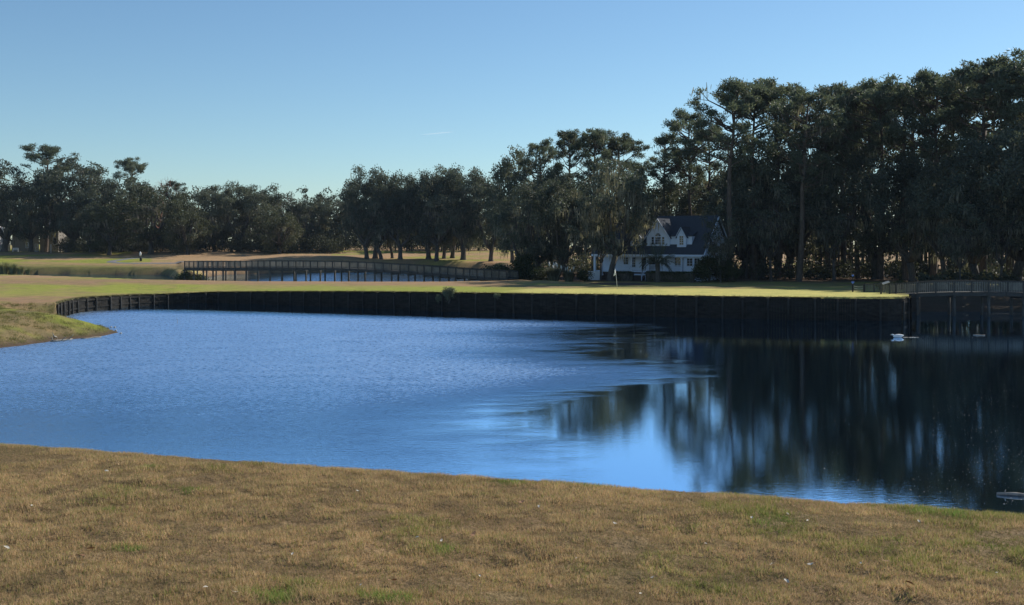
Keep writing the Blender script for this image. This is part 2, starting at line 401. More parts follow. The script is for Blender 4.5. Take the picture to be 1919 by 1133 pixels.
TAN = np.array([.34,.225,.125]); GRN = np.array([.235,.255,.050]); PUT = np.array([.47,.43,.135]); OLV = np.array([.20,.175,.070]); BRN = np.array([.25,.165,.10]); SOIL = np.array([.09,.065,.045])
def ground_colour(x, y, z):
    u = uof(x, y); v = HZ+(CH-z)*F/np.maximum(y, 1)
    n = fbm(x/9, y/6, 51); n2 = fbm(x/3, y/2.2, 57); n3 = fbm(x/22, y/9, 77)
    g = sstep(.38,.66, n*.6+n3*.4)
    c = lerp(TAN[None], GRN[None], g.reshape(-1,1))
    def mix(c, col, m): return lerp(c, col[None], np.clip(m, 0, 1).reshape(-1,1))
    near = (y < 150)
    # tan strip at the back of the peninsula, green strip near the wall
    k = near & (u < 990)
    c = np.where(k.reshape(-1,1), lerp(TAN[None]*.92, GRN[None]*1.15, (sstep(531,537, v+6*(n2-.5)-(u-640)*.006)*(1-sstep(546,556,v)*(u<420))*(.55+.45*sstep(.3,.6,n))*(1-.6*sstep(300,100,u)*(n<.5))).reshape(-1,1)), c)
    c = np.where((near & (u < 330) & (y > 96)).reshape(-1,1), lerp(c, lerp(BRN[None], GRN[None], sstep(.40,.62,n3*.5+n2*.5).reshape(-1,1)), .55), c)
    # putting green
    wd = interp(u, WU, WD)
    back = interp(u, [930,1000,1150,1300,1500,1640,1700], [5,13,15,17.5,19,13,3])
    pg = sstep(925,1000,u)*(1-sstep(back-1.2,back+.6, y-wd))*(u < 1703)
    pg = np.where(near, pg, 0)
    c = mix(c, PUT, pg)
    fr = sstep(925,1000,u)*sstep(back-1.0,back+.5,y-wd)*near
    c = mix(c, lerp(OLV, TAN, .35), fr*.8)
    c = mix(c, GRN*1.2, fr*sstep(.5,.62,n2)*.6)
    # yard under the pines: pine straw
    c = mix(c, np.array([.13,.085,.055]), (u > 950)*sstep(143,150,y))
    # left mound
    mk = (1-sstep(91,97.6,y)).reshape(-1,1)*(y < 98.1).reshape(-1,1)
    c = lerp(c, lerp(lerp(np.array([.195,.15,.075])[None], GRN[None]*.78, sstep(.38,.62,n2*.5+fbm(x/1.2,y/1.2,91)*.5).reshape(-1,1)), SOIL[None], (1-sstep(-.05,.16,z)).reshape(-1,1)), mk)
    # far fairway
    fk = y > 225
    fc = lerp(TAN[None]*1.08, GRN[None]*1.05, sstep(.52,.70, n3*.65+fbm(x/40,y/10,99)*.35+.10*(u < 250)-.10*((u > 280)&(u < 620))).reshape(-1,1))
    c = np.where(fk.reshape(-1,1), fc, c)
    c = mix(c, OLV*.8, fk*(1-sstep(1.2,2.6,z))*(u < 380)); c = mix(c, TAN*.75, fk*(1-sstep(1.0,2.2,z))*(u >= 380))
    c = mix(c, SOIL, (1-sstep(.05,.5,z)))
    c = mix(c, SOIL*.8, (u > 1703)*(y > 100)*(y < 135))
    return c

cu = np.unique(np.concatenate([np.linspace(-900,-100,24), np.linspace(-100,104,26), [105,105.5], np.linspace(110,240,28), np.linspace(245,1690,210), np.linspace(1692,1702.5,6), [1703,1704], np.linspace(1712,2000,40), np.linspace(2020,3200,36)]))
rows = np.concatenate([np.linspace(0,1,46)**1.25*.999, np.linspace(1,2,92)[0:], 2+np.linspace(0,1,14)[1:]**2])
X = np.zeros((len(rows), len(cu), 3))
for j, u in enumerate(cu):
    d0 = 98.1 if u < 105 else (interp(u, WU, WD) if u <= 1703 else 101.5)
    D = np.interp(rows, [0,1,2,3], [d0,150,335,1600])
    X[:, j, 1] = D; X[:, j, 0] = (u-959.5)/F*D
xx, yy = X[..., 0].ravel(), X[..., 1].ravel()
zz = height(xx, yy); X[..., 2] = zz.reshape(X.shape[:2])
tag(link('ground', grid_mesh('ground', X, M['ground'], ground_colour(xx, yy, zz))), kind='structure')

# the bank left of the wall, reaching into the lagoon
cu2 = np.concatenate([np.linspace(-900,-60,20), np.linspace(-50,104.9,60), np.linspace(105,250,64)])
Dm = np.linspace(60,98.1,90)
X = np.zeros((len(Dm), len(cu2), 3)); X[..., 1] = Dm[:, None]; X[..., 0] = (cu2[None]-959.5)/F*Dm[:, None]
xx, yy = X[..., 0].ravel(), X[..., 1].ravel(); zz = height(xx, yy); cov = uof(xx, yy) > 104.95
zz = np.where(cov, height(xx, np.minimum(yy, 97.9)), zz); zz = np.where((yy > 98.05) & ~cov, height(xx, np.full_like(yy, 98.06)), zz)
zz = np.where(cov, np.where(yy > 97.0, np.minimum(zz, -.3), zz), zz)
X[..., 2] = zz.reshape(X.shape[:2])
tag(link('bank', grid_mesh('bank', X, M['ground'], ground_colour(xx, yy, zz))), kind='structure')

# foreground bank under the camera
CN = np.array([.298,.955]); CP = np.array([-4.15,8.65])
def fore_h(x, y):
    d = (x-CP[0])*CN[0]+(y-CP[1])*CN[1]
    base = 5.50-.62*np.logaddexp(0, (d-.12)*6)/6
    base = np.where(d < -14, base, base)
    return np.maximum(base, -1.0) + (.07*(fbm(x/.40, y/.28, 61)-.5)+.035*(fbm(x/1.4, y/1.0, 63)-.5)+.035*(fbm(x/.13, y/.10, 67, 2)-.5))*(1-.72*sstep(-1.3,-.1,d))
gx = np.unique(np.concatenate([np.linspace(-60,-10,40), np.linspace(-10,9,400), np.linspace(9,60,40)])); gy = np.concatenate([np.linspace(-20,2,20), np.linspace(2.1,11,200), np.linspace(11.3,34,60)])
GX, GY = np.meshgrid(gx, gy); X = np.stack([GX, GY, fore_h(GX, GY)], -1)
def fore_col(x, y):
    n = fbm(x/.7, y/.6, 71); n2 = fbm(x/.25, y/.2, 73)
    c = lerp(np.array([.15,.105,.055])[None], np.array([.25,.175,.095])[None], n.reshape(-1,1))
    return c*(.7+.6*n2.reshape(-1,1))
tag(link('foreground_bank', grid_mesh('foreground_bank', X, M['ground'], fore_col(GX.ravel(), GY.ravel()))), kind='structure')

# water
wm = MB().poly([(-900,3,0),(900,3,0),(900,420,0),(-900,420,0)]).build('water', M['water']); tag(wm, kind='structure')

# ------------------------------------------------------------------ grass blades
def blades(px, py, pz, hgt, wid, lean, col, twist=None):
    n = len(px); a = rng.uniform(0, 2*np.pi, n); la = rng.uniform(0, 2*np.pi, n)
    dx, dy = np.cos(a)*wid/2, np.sin(a)*wid/2
    lx, ly = np.cos(la)*hgt*lean, np.sin(la)*hgt*lean
    V = np.zeros((n, 3, 3))
    V[:, 0] = np.stack([px-dx, py-dy, pz-.01], -1); V[:, 1] = np.stack([px+dx, py+dy, pz-.01], -1)
    V[:, 2] = np.stack([px+lx, py+ly, pz+hgt*np.sqrt(np.maximum(1-lean**2, .1))], -1)
    return V
nb = 900000
# denser where the camera looks
t = rng.random(nb); by = 3.9+ (9.6-3.9)*t**.9; bx = (rng.random(nb)-.5)*2*(by*.52+1.0) 
ox = rng.uniform(2.6, 6.5, 260000)*rng.choice([-1,1], 260000); oy = rng.uniform(2.2, 10.5, 260000); k = np.abs(ox) > oy*.52+.9
bx = np.concatenate([bx, ox[k]]); by = np.concatenate([by, oy[k]])
d = (bx-CP[0])*CN[0]+(by-CP[1])*CN[1]; k = d < 1.0; bx, by, d = bx[k], by[k], d[k]
clump = fbm(bx/.16, by/.12, 81, 3); lump = fbm(bx/.55, by/.36, 83, 4); grn = fbm(bx/.5, by/.4, 87, 4); grn2 = fbm(bx/1.7, by/1.5, 88, 2)
hol = sstep(.39,.31, lump); hol2 = sstep(.47,.38, fbm(bx/.14, by/.11, 85, 3))
hh = (.014+.018*clump+.009*rng.random(len(bx)))*(1-.50*hol)*(1-.40*hol2)*(1+.25*sstep(.55,.7,grn))
strand = rng.random(len(bx))
base = lerp(np.array([.335,.222,.112])[None], np.array([.73,.525,.29])[None], (.25+.75*strand*clump*1.5).clip(0,1).reshape(-1,1))
gmask = sstep(.48,.66, grn*.6+grn2*.4)*.55 + .19
isg = rng.random(len(bx)) < gmask
green = lerp(np.array([.20,.21,.055])[None], np.array([.42,.42,.13])[None], rng.random(len(bx)).reshape(-1,1))
vivid = sstep(.71,.78, grn)*(rng.random(len(bx)) < .5)
green = lerp(green, np.array([.24,.34,.08])[None], vivid.reshape(-1,1))
colr = np.where((isg | (vivid > .5)).reshape(-1,1), green, base)*(1-.30*hol.reshape(-1,1))*(1-.30*hol2.reshape(-1,1))*(.84+.32*fbm(bx/.35, by/.3, 86, 3)).reshape(-1,1)
V = blades(bx, by, fore_h(bx, by), hh, .0036+.0024*rng.random(len(bx)), rng.uniform(.3,.92,len(bx)), colr)
tag(link('grass', fast_mesh('grass', V, 3, M['blade'], col=colr)), 'dormant brown turf of short blades with green patches on the near bank', 'grass', kind='stuff')

# rough grass on the far bank and tufts overhanging the wall
def tufts(cx, cy, cz, n, h, spread, lean=(.2,.8), c1=(.20,.16,.07), c2=(.34,.27,.14), w=.02):
    m = len(cx); ix = np.repeat(np.arange(m), n)
    px = cx[ix]+rng.normal(0, spread, m*n); py = cy[ix]+rng.normal(0, spread, m*n)
    hh = h*rng.uniform(.5,1.15,m*n)
    tone = np.clip(rng.normal(.5,.22,m)[ix]+rng.normal(0,.2,m*n),0,1)
    col = lerp(np.array(c1)[None], np.array(c2)[None], tone.reshape(-1,1))
    return blades(px, py, cz[ix] if cz is not None else height(px, py), hh, w*rng.uniform(.6,1.3,m*n), rng.uniform(*lean, m*n), col), col
m_ = 5200
cx = rng.uniform(-58,-30,m_); cy = rng.uniform(66,97.5,m_)
zc = height(cx, cy); k = (zc > .12) & (fbm(cx/1.5, cy/1.5, 15) > .42); cx, cy = cx[k], cy[k]
V1, C1 = tufts(cx, cy, None, 18, .20, .14, (.3,.9), (.13,.14,.04), (.33,.28,.11), .03)
tag(link('rough_grass', fast_mesh('rough_grass', V1, 3, M['blade'], col=C1)), 'rough tufted grass on the low bank beside the lagoon', 'grass', kind='stuff')

# ------------------------------------------------------------------ seawall
WX = np.array([P(u, d, z) for u, d, z in WALL])
seg = np.linalg.norm(np.diff(WX[:, :2], axis=0), axis=1); S = np.concatenate([[0], np.cumsum(seg)])
def wall_pt(s): return np.array([np.interp(s, S, WX[:, i]) for i in range(3)])
W0 = WX[0].copy(); W0[2] = 0
sw = empty('seawall', W0, 0, 'long black timber seawall holding up the putting green above the lagoon', 'seawall')
nbay = int(S[-1]/2.05); tuft_c = []
stops = [S[-1]*i/nbay + (R.uniform(-.28,.28) if 0 < i < nbay else 0) for i in range(nbay+1)]
for i in range(nbay+1):
    s = stops[i]
    p = wall_pt(s); q = wall_pt(min(s+.3, S[-1])); r_ = wall_pt(max(s-.3, 0)); tdir = (q-r_); tdir[2] = 0; tdir /= np.linalg.norm(tdir)
    nrm = np.array([tdir[1], -tdir[0], 0])
    b = MB(); c = p-W0
    top = p[2]-.08-.30*R.random()**2
    lean = .10*(R.random()-.5)
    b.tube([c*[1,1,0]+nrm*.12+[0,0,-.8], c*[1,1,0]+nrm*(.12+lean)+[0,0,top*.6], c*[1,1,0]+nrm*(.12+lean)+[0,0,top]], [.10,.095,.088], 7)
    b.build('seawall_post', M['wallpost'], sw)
    tuft_c.append(p+nrm*.06)
    if i < nbay:
        s2 = stops[i+1]; mb = MB()
        for kk in range(7):      # sheet boards, alternately proud
            sa, sb = s+(s2-s)*kk/7+.006, s+(s2-s)*(kk+1)/7-.006
            a_, b_ = wall_pt(sa), wall_pt(sb); off = .010*(R.random()) + (.006 if kk % 2 else 0)
            o = nrm*off
            z1 = min(a_[2], b_[2])-.09-.04*R.random()
            pts = [a_+o, b_+o]; bk = -nrm*.06
            k0 = len(mb.v)
            for pp in (pts[0], pts[1], pts[1]+bk, pts[0]+bk):
                for z in (-.9, z1): mb.v.append((pp[0]-W0[0], pp[1]-W0[1], z))
            for f in ((0,2,3,1),(2,4,5,3),(4,6,7,5),(6,0,1,7),(1,3,5,7)):
                mb.f.append(tuple(k0+t_ for t_ in f)); mb.sm.append(False)
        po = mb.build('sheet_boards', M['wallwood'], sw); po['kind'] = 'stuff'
        a_, b_ = wall_pt(s), wall_pt(s2)
        zz_ = .45 + .25*a_[2]
        for fr in (.30, .78):
            wl_ = MB(); wl_.beam((a_-W0)*[1,1,0]+nrm*.06+[0,0,a_[2]*fr], (b_-W0)*[1,1,0]+nrm*.06+[0,0,b_[2]*fr], .06, .16)
            wl_.build('wale', M['wallwood'], sw)
# return of the wall round the end of the green
ew = MB()
e0, e1 = P(1702.5,99.3), P(1699,112)
for kk in range(12):
    a_ = lerp(e0, e1, kk/12); b_ = lerp(e0, e1, (kk+.95)/12); off = .03*(kk % 2)
    ew.beam((a_+b_)/2-W0+[off+.1,0,-.9], (a_+b_)/2-W0+[off+.1,0,2.02], .05, np.linalg.norm(b_-a_), (0,1,0))
ew.build('end_boards', M['wallwood'], sw)
tc_ = np.array([wall_pt(S[-1]*q) for q in np.sort(rng.random(900))]); 
V2, C2 = tufts(tc_[:,0], tc_[:,1]+.02, tc_[:,2]-.03, 16, .22, .07, (.5,.97), (.14,.13,.05), (.36,.30,.14), .022)
tpc = np.repeat(np.array(tuft_c), 2, axis=0); tpc[:, 2] -= .12
V3, C3 = tufts(tpc[:,0], tpc[:,1], tpc[:,2], 26, .30, .09, (.55,.98), (.22,.19,.09), (.42,.36,.19), .022)
tag(link('overhanging_grass', fast_mesh('overhanging_grass', np.concatenate([V2, V3]), 3, M['blade'], col=np.concatenate([C2, C3]))), 'ragged grass fringe hanging over the top of the black seawall', 'grass', kind='stuff')

# ------------------------------------------------------------------ footbridges
def bridge(path, width, label, bay, pile_every, pile_z, origin):
    """path: list of (u, D, z of rail top)"""
    W = np.array([P(u, d, z) for u, d, z in path]); sg = np.linalg.norm(np.diff(W[:, :2], axis=0), axis=1); S_ = np.concatenate([[0], np.cumsum(sg)])
    pt = lambda s: np.array([np.interp(s, S_, W[:, i]) for i in range(3)])
    O = W[0].copy(); O[2] = 0
    root = empty('footbridge', O, 0, label, 'bridge')
    n = max(2, int(round(S_[-1]/bay)))
    fr = []
    for i in range(n+1):
        s = S_[-1]*i/n; p = pt(s)-O; t = pt(min(s+.5, S_[-1]))-pt(max(s-.5, 0)); t[2] = 0; t /= np.linalg.norm(t)
        fr.append((p, np.array([t[1], -t[0], 0]), t))
    rh = 1.05
    deck, rails = MB(), [MB(), MB()]
    for i in range(n):
        (a, na, _), (b, nb_, _) = fr[i], fr[i+1]
        dz = np.array([0,0,-rh-.05])
        deck.beam(a+dz, b+dz, width, .07)
        for q, sgn in enumerate((1, -1)):
            A = a+na*sgn*width/2; B = b+nb_*sgn*width/2
            rails[q].beam(A+[0,0,-.02], B+[0,0,-.02], .14, .05); rails[q].beam(A+[0,0,-.11], B+[0,0,-.11], .05, .10); rails[q].beam(A+[0,0,-rh+.10], B+[0,0,-rh+.10], .05, .09)
            pk = MB(); ln = np.linalg.norm(B-A); m = max(3, int(ln/.155))
            for j in range(m):
                c = lerp(A, B, (j+.5)/m)
                c = c + na*sgn*.035*(1 if 1 else 0)
                pk.beam(c+[0,0,-rh+.06], c+[0,0,-.07], .068, .03, (na[0], na[1], 0))
            o = pk.build('picket_panel', M['picketwood'], root); o['kind'] = 'stuff'
            st = MB(); st.beam(A+[0,0,-rh-.24], B+[0,0,-rh-.24], .09, .30); st.build('stringer', M['bridgewood'], root)
    deck.build('deck', M['bridgewood'], root)
    for q in rails: q.build('handrail', M['bridgewood'], root)
    for i in range(n+1):
        p, nn, t = fr[i]
        for sgn in (1, -1):
            pm = MB(); c = p+nn*sgn*(width/2+.07)
            long = (i % pile_every == 0)
            pm.beam(c+[0,0,-rh-.38], c+[0,0,.03], .13, .13, (nn[0], nn[1], 0))
            pm.build('railing_post', M['bridgewood'], root)
            if long and pile_z is not None:
                zb = height(c[0]+O[0], c[1]+O[1]).item()
                ztop = p[2]-rh-.40
                if ztop - zb > .25:
                    pl = MB(); pl.tube([c*[1,1,0]+[0,0,min(zb-.3,ztop-.2)], c*[1,1,0]+[0,0,ztop]], [.15,.14], 8); pl.build('pile', M['pile'], root)
        if i % pile_every == 0 and pile_z is not None:
            cp = MB(); c = p+[0,0,-rh-.50]; cp.beam(c+nn*(width/2+.35), c-nn*(width/2+.35), .18, .22); cp.build('pile_cap', M['bridgewood'], root)
    return root
bridge([(358,183,4.02),(430,176,4.15),(500,171,4.33),(560,167,4.36),(640,163.5,4.36),(700,162,4.20),(800,159.5,3.77),(880,156,3.38),(960,151,3.14)], 2.4,
       'long grey timber footbridge on piles crossing the back pond to the putting green', 1.36, 2, 0, None)
bridge([(1662,107.5,2.98),(1700,106,3.18),(1750,105,3.36),(1800,104.5,3.44),(1860,104,3.42),(1920,104,3.37),(2000,104,3.30),(2080,104.5,3.2)], 2.4,
       'shaded timber footbridge leaving the end of the seawall under the pines', 1.55, 2, 0, None)

# ------------------------------------------------------------------ trees: prototypes
def orient_quads(c, size_w, size_l, direction, rnd=1.0):
    """quads centred at c, long axis near direction"""
    n = len(c)
    d = direction+rng.normal(0, rnd, (n, 3)); d /= np.linalg.norm(d, axis=1, keepdims=True)+1e-9
    a = rng.normal(0, 1, (n, 3)); a -= (a*d).sum(1, keepdims=True)*d; a /= np.linalg.norm(a, axis=1, keepdims=True)+1e-9
    w = (size_w*np.ones(n)).reshape(-1,1)/2; l = (size_l*np.ones(n)).reshape(-1,1)/2
    return np.stack([c-d*l, c+a*w-d*l*.1, c+d*l, c-a*w+d*l*.1], 1)
def clump(c, r, flat, n, shell=.55):
    v = rng.normal(0, 1, (n, 3)); v /= np.linalg.norm(v, axis=1, keepdims=True)
    rad = (shell+(1-shell)*rng.random(n))**1.0
    v = v*rad.reshape(-1,1)
    # break the outline: drop a random sector
    k = rng.normal(0, 1, 3); k /= np.linalg.norm(k); v = v*(1+.30*np.sin(v@k*5+rng.random()*6)).reshape(-1,1)
    out_ = v.copy()
    return c+v*np.array([r, r, r*flat]), out_
def moss_strands(pts, lmin, lmax, per=3, w=.16):
    Q = []; T = []
    for p in pts:
        tone = rng.random()
        for _ in range(per):
            l = rng.uniform(lmin, lmax)*rng.uniform(.35,1); a = rng.uniform(0, 2*math.pi); ww = w*rng.uniform(.5,1.5)
            q = p+rng.normal(0, .34, 3)*[1,1,.7]
            dx = np.array([math.cos(a), math.sin(a), 0])*ww/2
            sway = rng.normal(0, .16, 3)*[1,1,0]
            m1 = q+sway*.5+[0,0,-l*.5]; m2 = q+sway+[0,0,-l]
            k = rng.uniform(.7,1.25)
            Q.append([q-dx*.5, q+dx*.5, m1+dx*k, m1-dx*k]); Q.append([m1-dx*k, m1+dx*k, m2+dx*.12, m2-dx*.12]); T += [tone*.7+.3*rng.random()]*2
    return np.array(Q), np.array(T)
def curve_pts(a, b, sag, n=5, wob=.2):
    a = np.array(a, float); b = np.array(b, float); o = []
    for i in range(n+1):
        t = i/n; p = lerp(a, b, t); p = p+np.array([0,0,sag*math.sin(math.pi*t)]); 
        if 0 < i < n: p = p+rng.normal(0, wob, 3)
        o.append(p)
    return o

def make_pine(H=28., crown=.50, spread=4.4, dens=230, moss=0, ncl=46):
    tr = MB(); sway = rng.normal(0, .35, 2)
    tp = []
    for i in range(9):
        t = i/8; tp.append(np.array([sway[0]*math.sin(t*3)*1.1+.1*rng.normal(), sway[1]*math.sin(t*2.5)*1.1+.1*rng.normal(), H*.93*t]))
    tp[0][:2] = 0
    tr.tube([tp[0]-[0,0,.5]]+tp, [.52]+[lerp(.42,.10,(i/8)**.9) for i in range(9)], 8)
    trunk_at = lambda z: np.array([np.interp(z, [p[2] for p in tp], [p[i] for p in tp]) for i in range(3)])
    Q, T, mp_ = [], [], []
    zc = H*(crown+1)/2+.02*H; rz = H*(1-crown)/2
    big = rng.random()*6.3
    cs = []
    for i in range(ncl):
        v = rng.normal(0,1,3); v /= np.linalg.norm(v)
        if v[2] < -.35 and rng.random() < .55: v[2] = -v[2]
        r = rng.uniform(.35,1)**.6
        az = math.atan2(v[1], v[0]); w = 1+.28*math.sin(az*2+big)+.2*math.sin(az*3+v[2]*4+big)
        p = np.array([v[0]*spread*r*w, v[1]*spread*r*w, zc+v[2]*rz*r])
        if p[2] > H-.9: p[2] = H-.9-.8*rng.random()
        cs.append(p+trunk_at(min(p[2], H*.9))*[1,1,0])
    for c in cs:
        dh = math.hypot(*(c[:2]-trunk_at(c[2])[:2])); a = trunk_at(min(max(c[2]-.45*dh-.4, H*crown*.92), H*.92))
        pts = curve_pts(a, c, -.08*dh, 3, .10*dh/3); tr.tube(pts, [.05+.018*dh, .045+.012*dh, .04+.006*dh, .02], 5)
        for q in range(rng.integers(1, 4)):
            r = rng.uniform(.55,1.15); cc = c+(rng.normal(0,.75,3)*[1,1,.55] if q else 0)
            if q: tr.tube([pts[2], (pts[2]+cc)/2+rng.normal(0,.08,3), cc], [.04,.03,.015], 4)
            n = int(dens*r*r*.8); pts_, v = clump(cc, r, .74, n, .35)
            d = v+np.array([0,0,.3]); tone = rng.uniform(.05,.85)
            Q.append(orient_quads(pts_, rng.uniform(.09,.17,n), rng.uniform(.26,.48,n), d, .5)); T.append(np.clip(tone*.6+rng.random(n)*.5,0,1))
        if moss and rng.random() < moss: mp_.append(c+[0,0,-.4])
    for _ in range(9):
        z = H*rng.uniform(.25,crown+.08); a = trunk_at(z); aa = rng.random()*6.3; L_ = rng.uniform(.6,2.4); tr.tube([a, a+np.array([math.cos(aa)*L_*.5, math.sin(aa)*L_*.5, .1]), a+np.array([math.cos(aa), math.sin(aa), rng.uniform(-.3,.3)])*L_], [.06,.04,.015], 4)
    out_ = [('trunk', tr.mesh('trunk', M['pinebark'])), ('crown', fast_mesh('crown', np.concatenate(Q), 4, M['pine'], tint=np.concatenate(T)))]
    if mp_:
        ii = rng.integers(0, len(mp_), 60); q, t = moss_strands(np.array(mp_)[ii]+rng.normal(0,.5,(60,3)), .6, 1.8, 4, .11); out_.append(('moss', fast_mesh('moss', q, 4, M['moss'], tint=t)))
    return H, out_

def make_oak(H=20., W=9.5, low=.22, ncl=85, leaf='oak', moss=380, lmax=2.6, trunk_r=.62, dens=150, sparse=1.0, bark='bark'):
    tr = MB(); fork = H*rng.uniform(.13,.2); lx, ly = rng.normal(0,.5,2)
    tr.tube([(0,0,-.5),(0,0,0),(0,0,.5),(lx*.4,ly*.4,fork*.6),(lx,ly,fork)], [trunk_r*1.6,trunk_r*1.35,trunk_r*1.05,trunk_r*.9,trunk_r*.95], 9)
    fk = np.array([lx, ly, fork]); Q, T, mp_ = [], [], []
    cs = []
    for i in range(ncl):
        v = rng.normal(0,1,3); v /= np.linalg.norm(v)
        r = rng.uniform(.45,1.0)**.55
        zc = H*(low+(1-low)*.46); rz = H*(1-low)*.5
        wob = 1+.22*math.sin(v[0]*4+i*.01)+.1*math.cos(v[1]*5)
        c = np.array([v[0]*W*r*wob, v[1]*W*r*wob, zc+v[2]*rz*r])
        if c[2] > H-1.0: c[2] = H-1.0-rng.random()*1.3
        cs.append(c)
    cs = np.array(cs)
    nm = 7
    for i in range(nm):
        az = i*2*math.pi/nm+rng.normal(0,.3); Ln = W*rng.uniform(.35,.6); e = fk+np.array([math.cos(az)*Ln, math.sin(az)*Ln, H*rng.uniform(.22,.42)])
        pts = curve_pts(fk, e, -.6, 4, .25); tr.tube(pts, [lerp(.42,.17,q/4)*trunk_r/.6 for q in range(5)], 6)
        dist = np.linalg.norm(cs-e, axis=1)
        for j in np.argsort(dist)[:8]:
            pp = curve_pts(e, cs[j], .3, 3, .3); tr.tube(pp, [.13,.09,.06,.03], 4)
            mp_ += [pp[1], pp[2]]
    for c in cs:
        r = rng.uniform(1.15,2.1)*(W/9.5)**.5
        n = int(dens*r*r*.55*sparse); tone = rng.uniform(.0,.8)
        pts_, v = clump(c, r, .72, n, .4)
        Q.append(orient_quads(pts_, rng.uniform(.16,.34,n), rng.uniform(.22,.45,n), v+[0,0,-.1], .8)); T.append(np.clip(tone*.65+rng.random(n)*.45,0,1))
        mp_.append(c+np.array([0,0,-r*.5]))
    out_ = [('trunk', tr.mesh('trunk', M[bark])), ('crown', fast_mesh('crown', np.concatenate(Q), 4, M[leaf], tint=np.concatenate(T)))]
    if moss:
        mp_ = np.array(mp_); nt_ = moss//3; ii = rng.integers(0, len(mp_), nt_); q, t = moss_strands(mp_[ii]+rng.normal(0,.7,(nt_,3))*[1,1,.4], .5, lmax, 8, .13)
        out_.append(('moss', fast_mesh('moss', q, 4, M['moss'], tint=t)))
    return H, out_

def make_bare(H=14., depth=5, mat='greytwig', spread=.5):
    tr = MB()
    def rec(p, d, l, r, k):
        e = p+d*l+rng.normal(0,.05*l,3); tr.tube([p, (p+e)/2+rng.normal(0,.04*l,3), e], [r, r*.8, r*.62], 5 if k > 3 else 3, cap=False)
        if k == 0: return
        for _ in range(3 if k < depth else 4):
            nd = d+rng.normal(0,spread,3)+[0,0,.12]; nd /= np.linalg.norm(nd); rec(lerp(p, e, rng.uniform(.6,1)), nd, l*rng.uniform(.6,.8), r*.6, k-1)
    rec(np.array([0,0,-.3]), np.array([0,0,1.]), H*.3, H*.012, depth)
    zmax = max(v[2] for v in tr.v)
    return zmax, [('trunk', tr.mesh('trunk', M[mat]))]

def make_shrub(H=2.5, W=1.6, n=3000, leaf='shrub', lw=.12, ll=.2, twig=True):
    Q, T = [], []
    k = 16
    for i in range(k):
        v = rng.normal(0,1,3); v /= np.linalg.norm(v); c = np.array([v[0]*W*.6, v[1]*W*.6, H*.5+v[2]*H*.28]); r = rng.uniform(.3,.5)*min(W, H)
        pts_, vv = clump(c, r, .9, n//k, .4); Q.append(orient_quads(pts_, rng.uniform(.5,1.3,n//k)*lw, rng.uniform(.6,1.3,n//k)*ll, vv+[0,0,.3], .7)); T.append(np.clip(rng.uniform(.1,.8)*.6+rng.random(n//k)*.5,0,1))
    out_ = [('foliage', fast_mesh('foliage', np.concatenate(Q), 4, M[leaf], tint=np.concatenate(T)))]
    if twig:
        tr = MB()
        for _ in range(7): 
            e = np.array([rng.normal(0,W*.3), rng.normal(0,W*.3), H*rng.uniform(.5,.8)]); tr.tube([(0,0,-.2), e*.5+[0,0,.1], e], [.06,.04,.015], 4)
        out_.append(('stem', tr.mesh('stem', M['bark'])))
    return H, out_
def make_blade_clump(H, W, n, leaf, plumes=0):
    a = rng.uniform(0,2*np.pi,n); ln = H*rng.uniform(.55,1.05,n); lean = rng.uniform(.05,.6,n)
    b = np.stack([np.cos(a)*W*.3*rng.random(n), np.sin(a)*W*.3*rng.random(n), np.zeros(n)-.1], -1)
    m = b+np.stack([np.cos(a)*ln*lean*.4, np.sin(a)*ln*lean*.4, ln*.65], -1); e = b+np.stack([np.cos(a)*ln*lean, np.sin(a)*ln*lean, ln*(1-lean*.5)], -1)
    w = np.stack([-np.sin(a), np.cos(a), 0*a], -1)*(H*.018)
    V = np.concatenate([np.stack([b-w, b+w, m+w, m-w], 1), np.stack([m-w, m+w, e+w*.1, e-w*.1], 1)]); t = np.tile(rng.random(n), 2)
    parts = [('blades', fast_mesh('blades', V, 4, M[leaf], tint=t))]
    if plumes:
        pm = MB()
        for _ in range(plumes):
            x, y = rng.normal(0,W*.25,2); hh = H*rng.uniform(1.0,1.25); pm.tube([(x*.3,y*.3,0),(x,y,hh*.75)], [.012,.012], 4); pm.tube([(x,y,hh*.74),(x+.03,y,hh*.85),(x+.08,y,hh)], [.03,.09,.02], 6)
        parts.append(('plumes', pm.mesh('plumes', M['foam'])))
    return H, parts

PINES = [make_pine(28, .50, 5.2, 250, .3, 43), make_pine(28, .54, 4.8, 250, .25, 38), make_pine(28, .46, 5.6, 250, .35, 48), make_pine(28, .60, 5.0, 260, .2, 33), make_pine(28, .48, 4.7, 250, .35, 40)]
OAKS = [make_oak(20, 9.5, .22, 95), make_oak(20, 8.5, .28, 85), make_oak(20, 10.5, .18, 100), make_oak(20, 8.0, .22, 80)]
OLIVES = [make_oak(16, 7.5, .12, 80, 'olive', 420, 2.2, .5), make_oak(16, 7.0, .08, 75, 'olive', 380, 2.0, .5)]
MOSSY = [make_oak(20, 7.5, .24, 74, 'oak', 1500, 2.3, .5, 130, .9), make_oak(20, 8.0, .2, 74, 'olive', 1300, 2.1, .45, 120, .8)]
SLIM = [make_oak(20, 5.0, .3, 48, 'oak', 420, 2.2, .26, 140), make_oak(20, 4.4, .25, 44, 'oak', 380, 2.1, .22, 140)]
BARE = [make_bare(14, 5, 'greytwig'), make_bare(12, 5, 'redtwig'), make_bare(3, 5, 'drytwig', .55)]

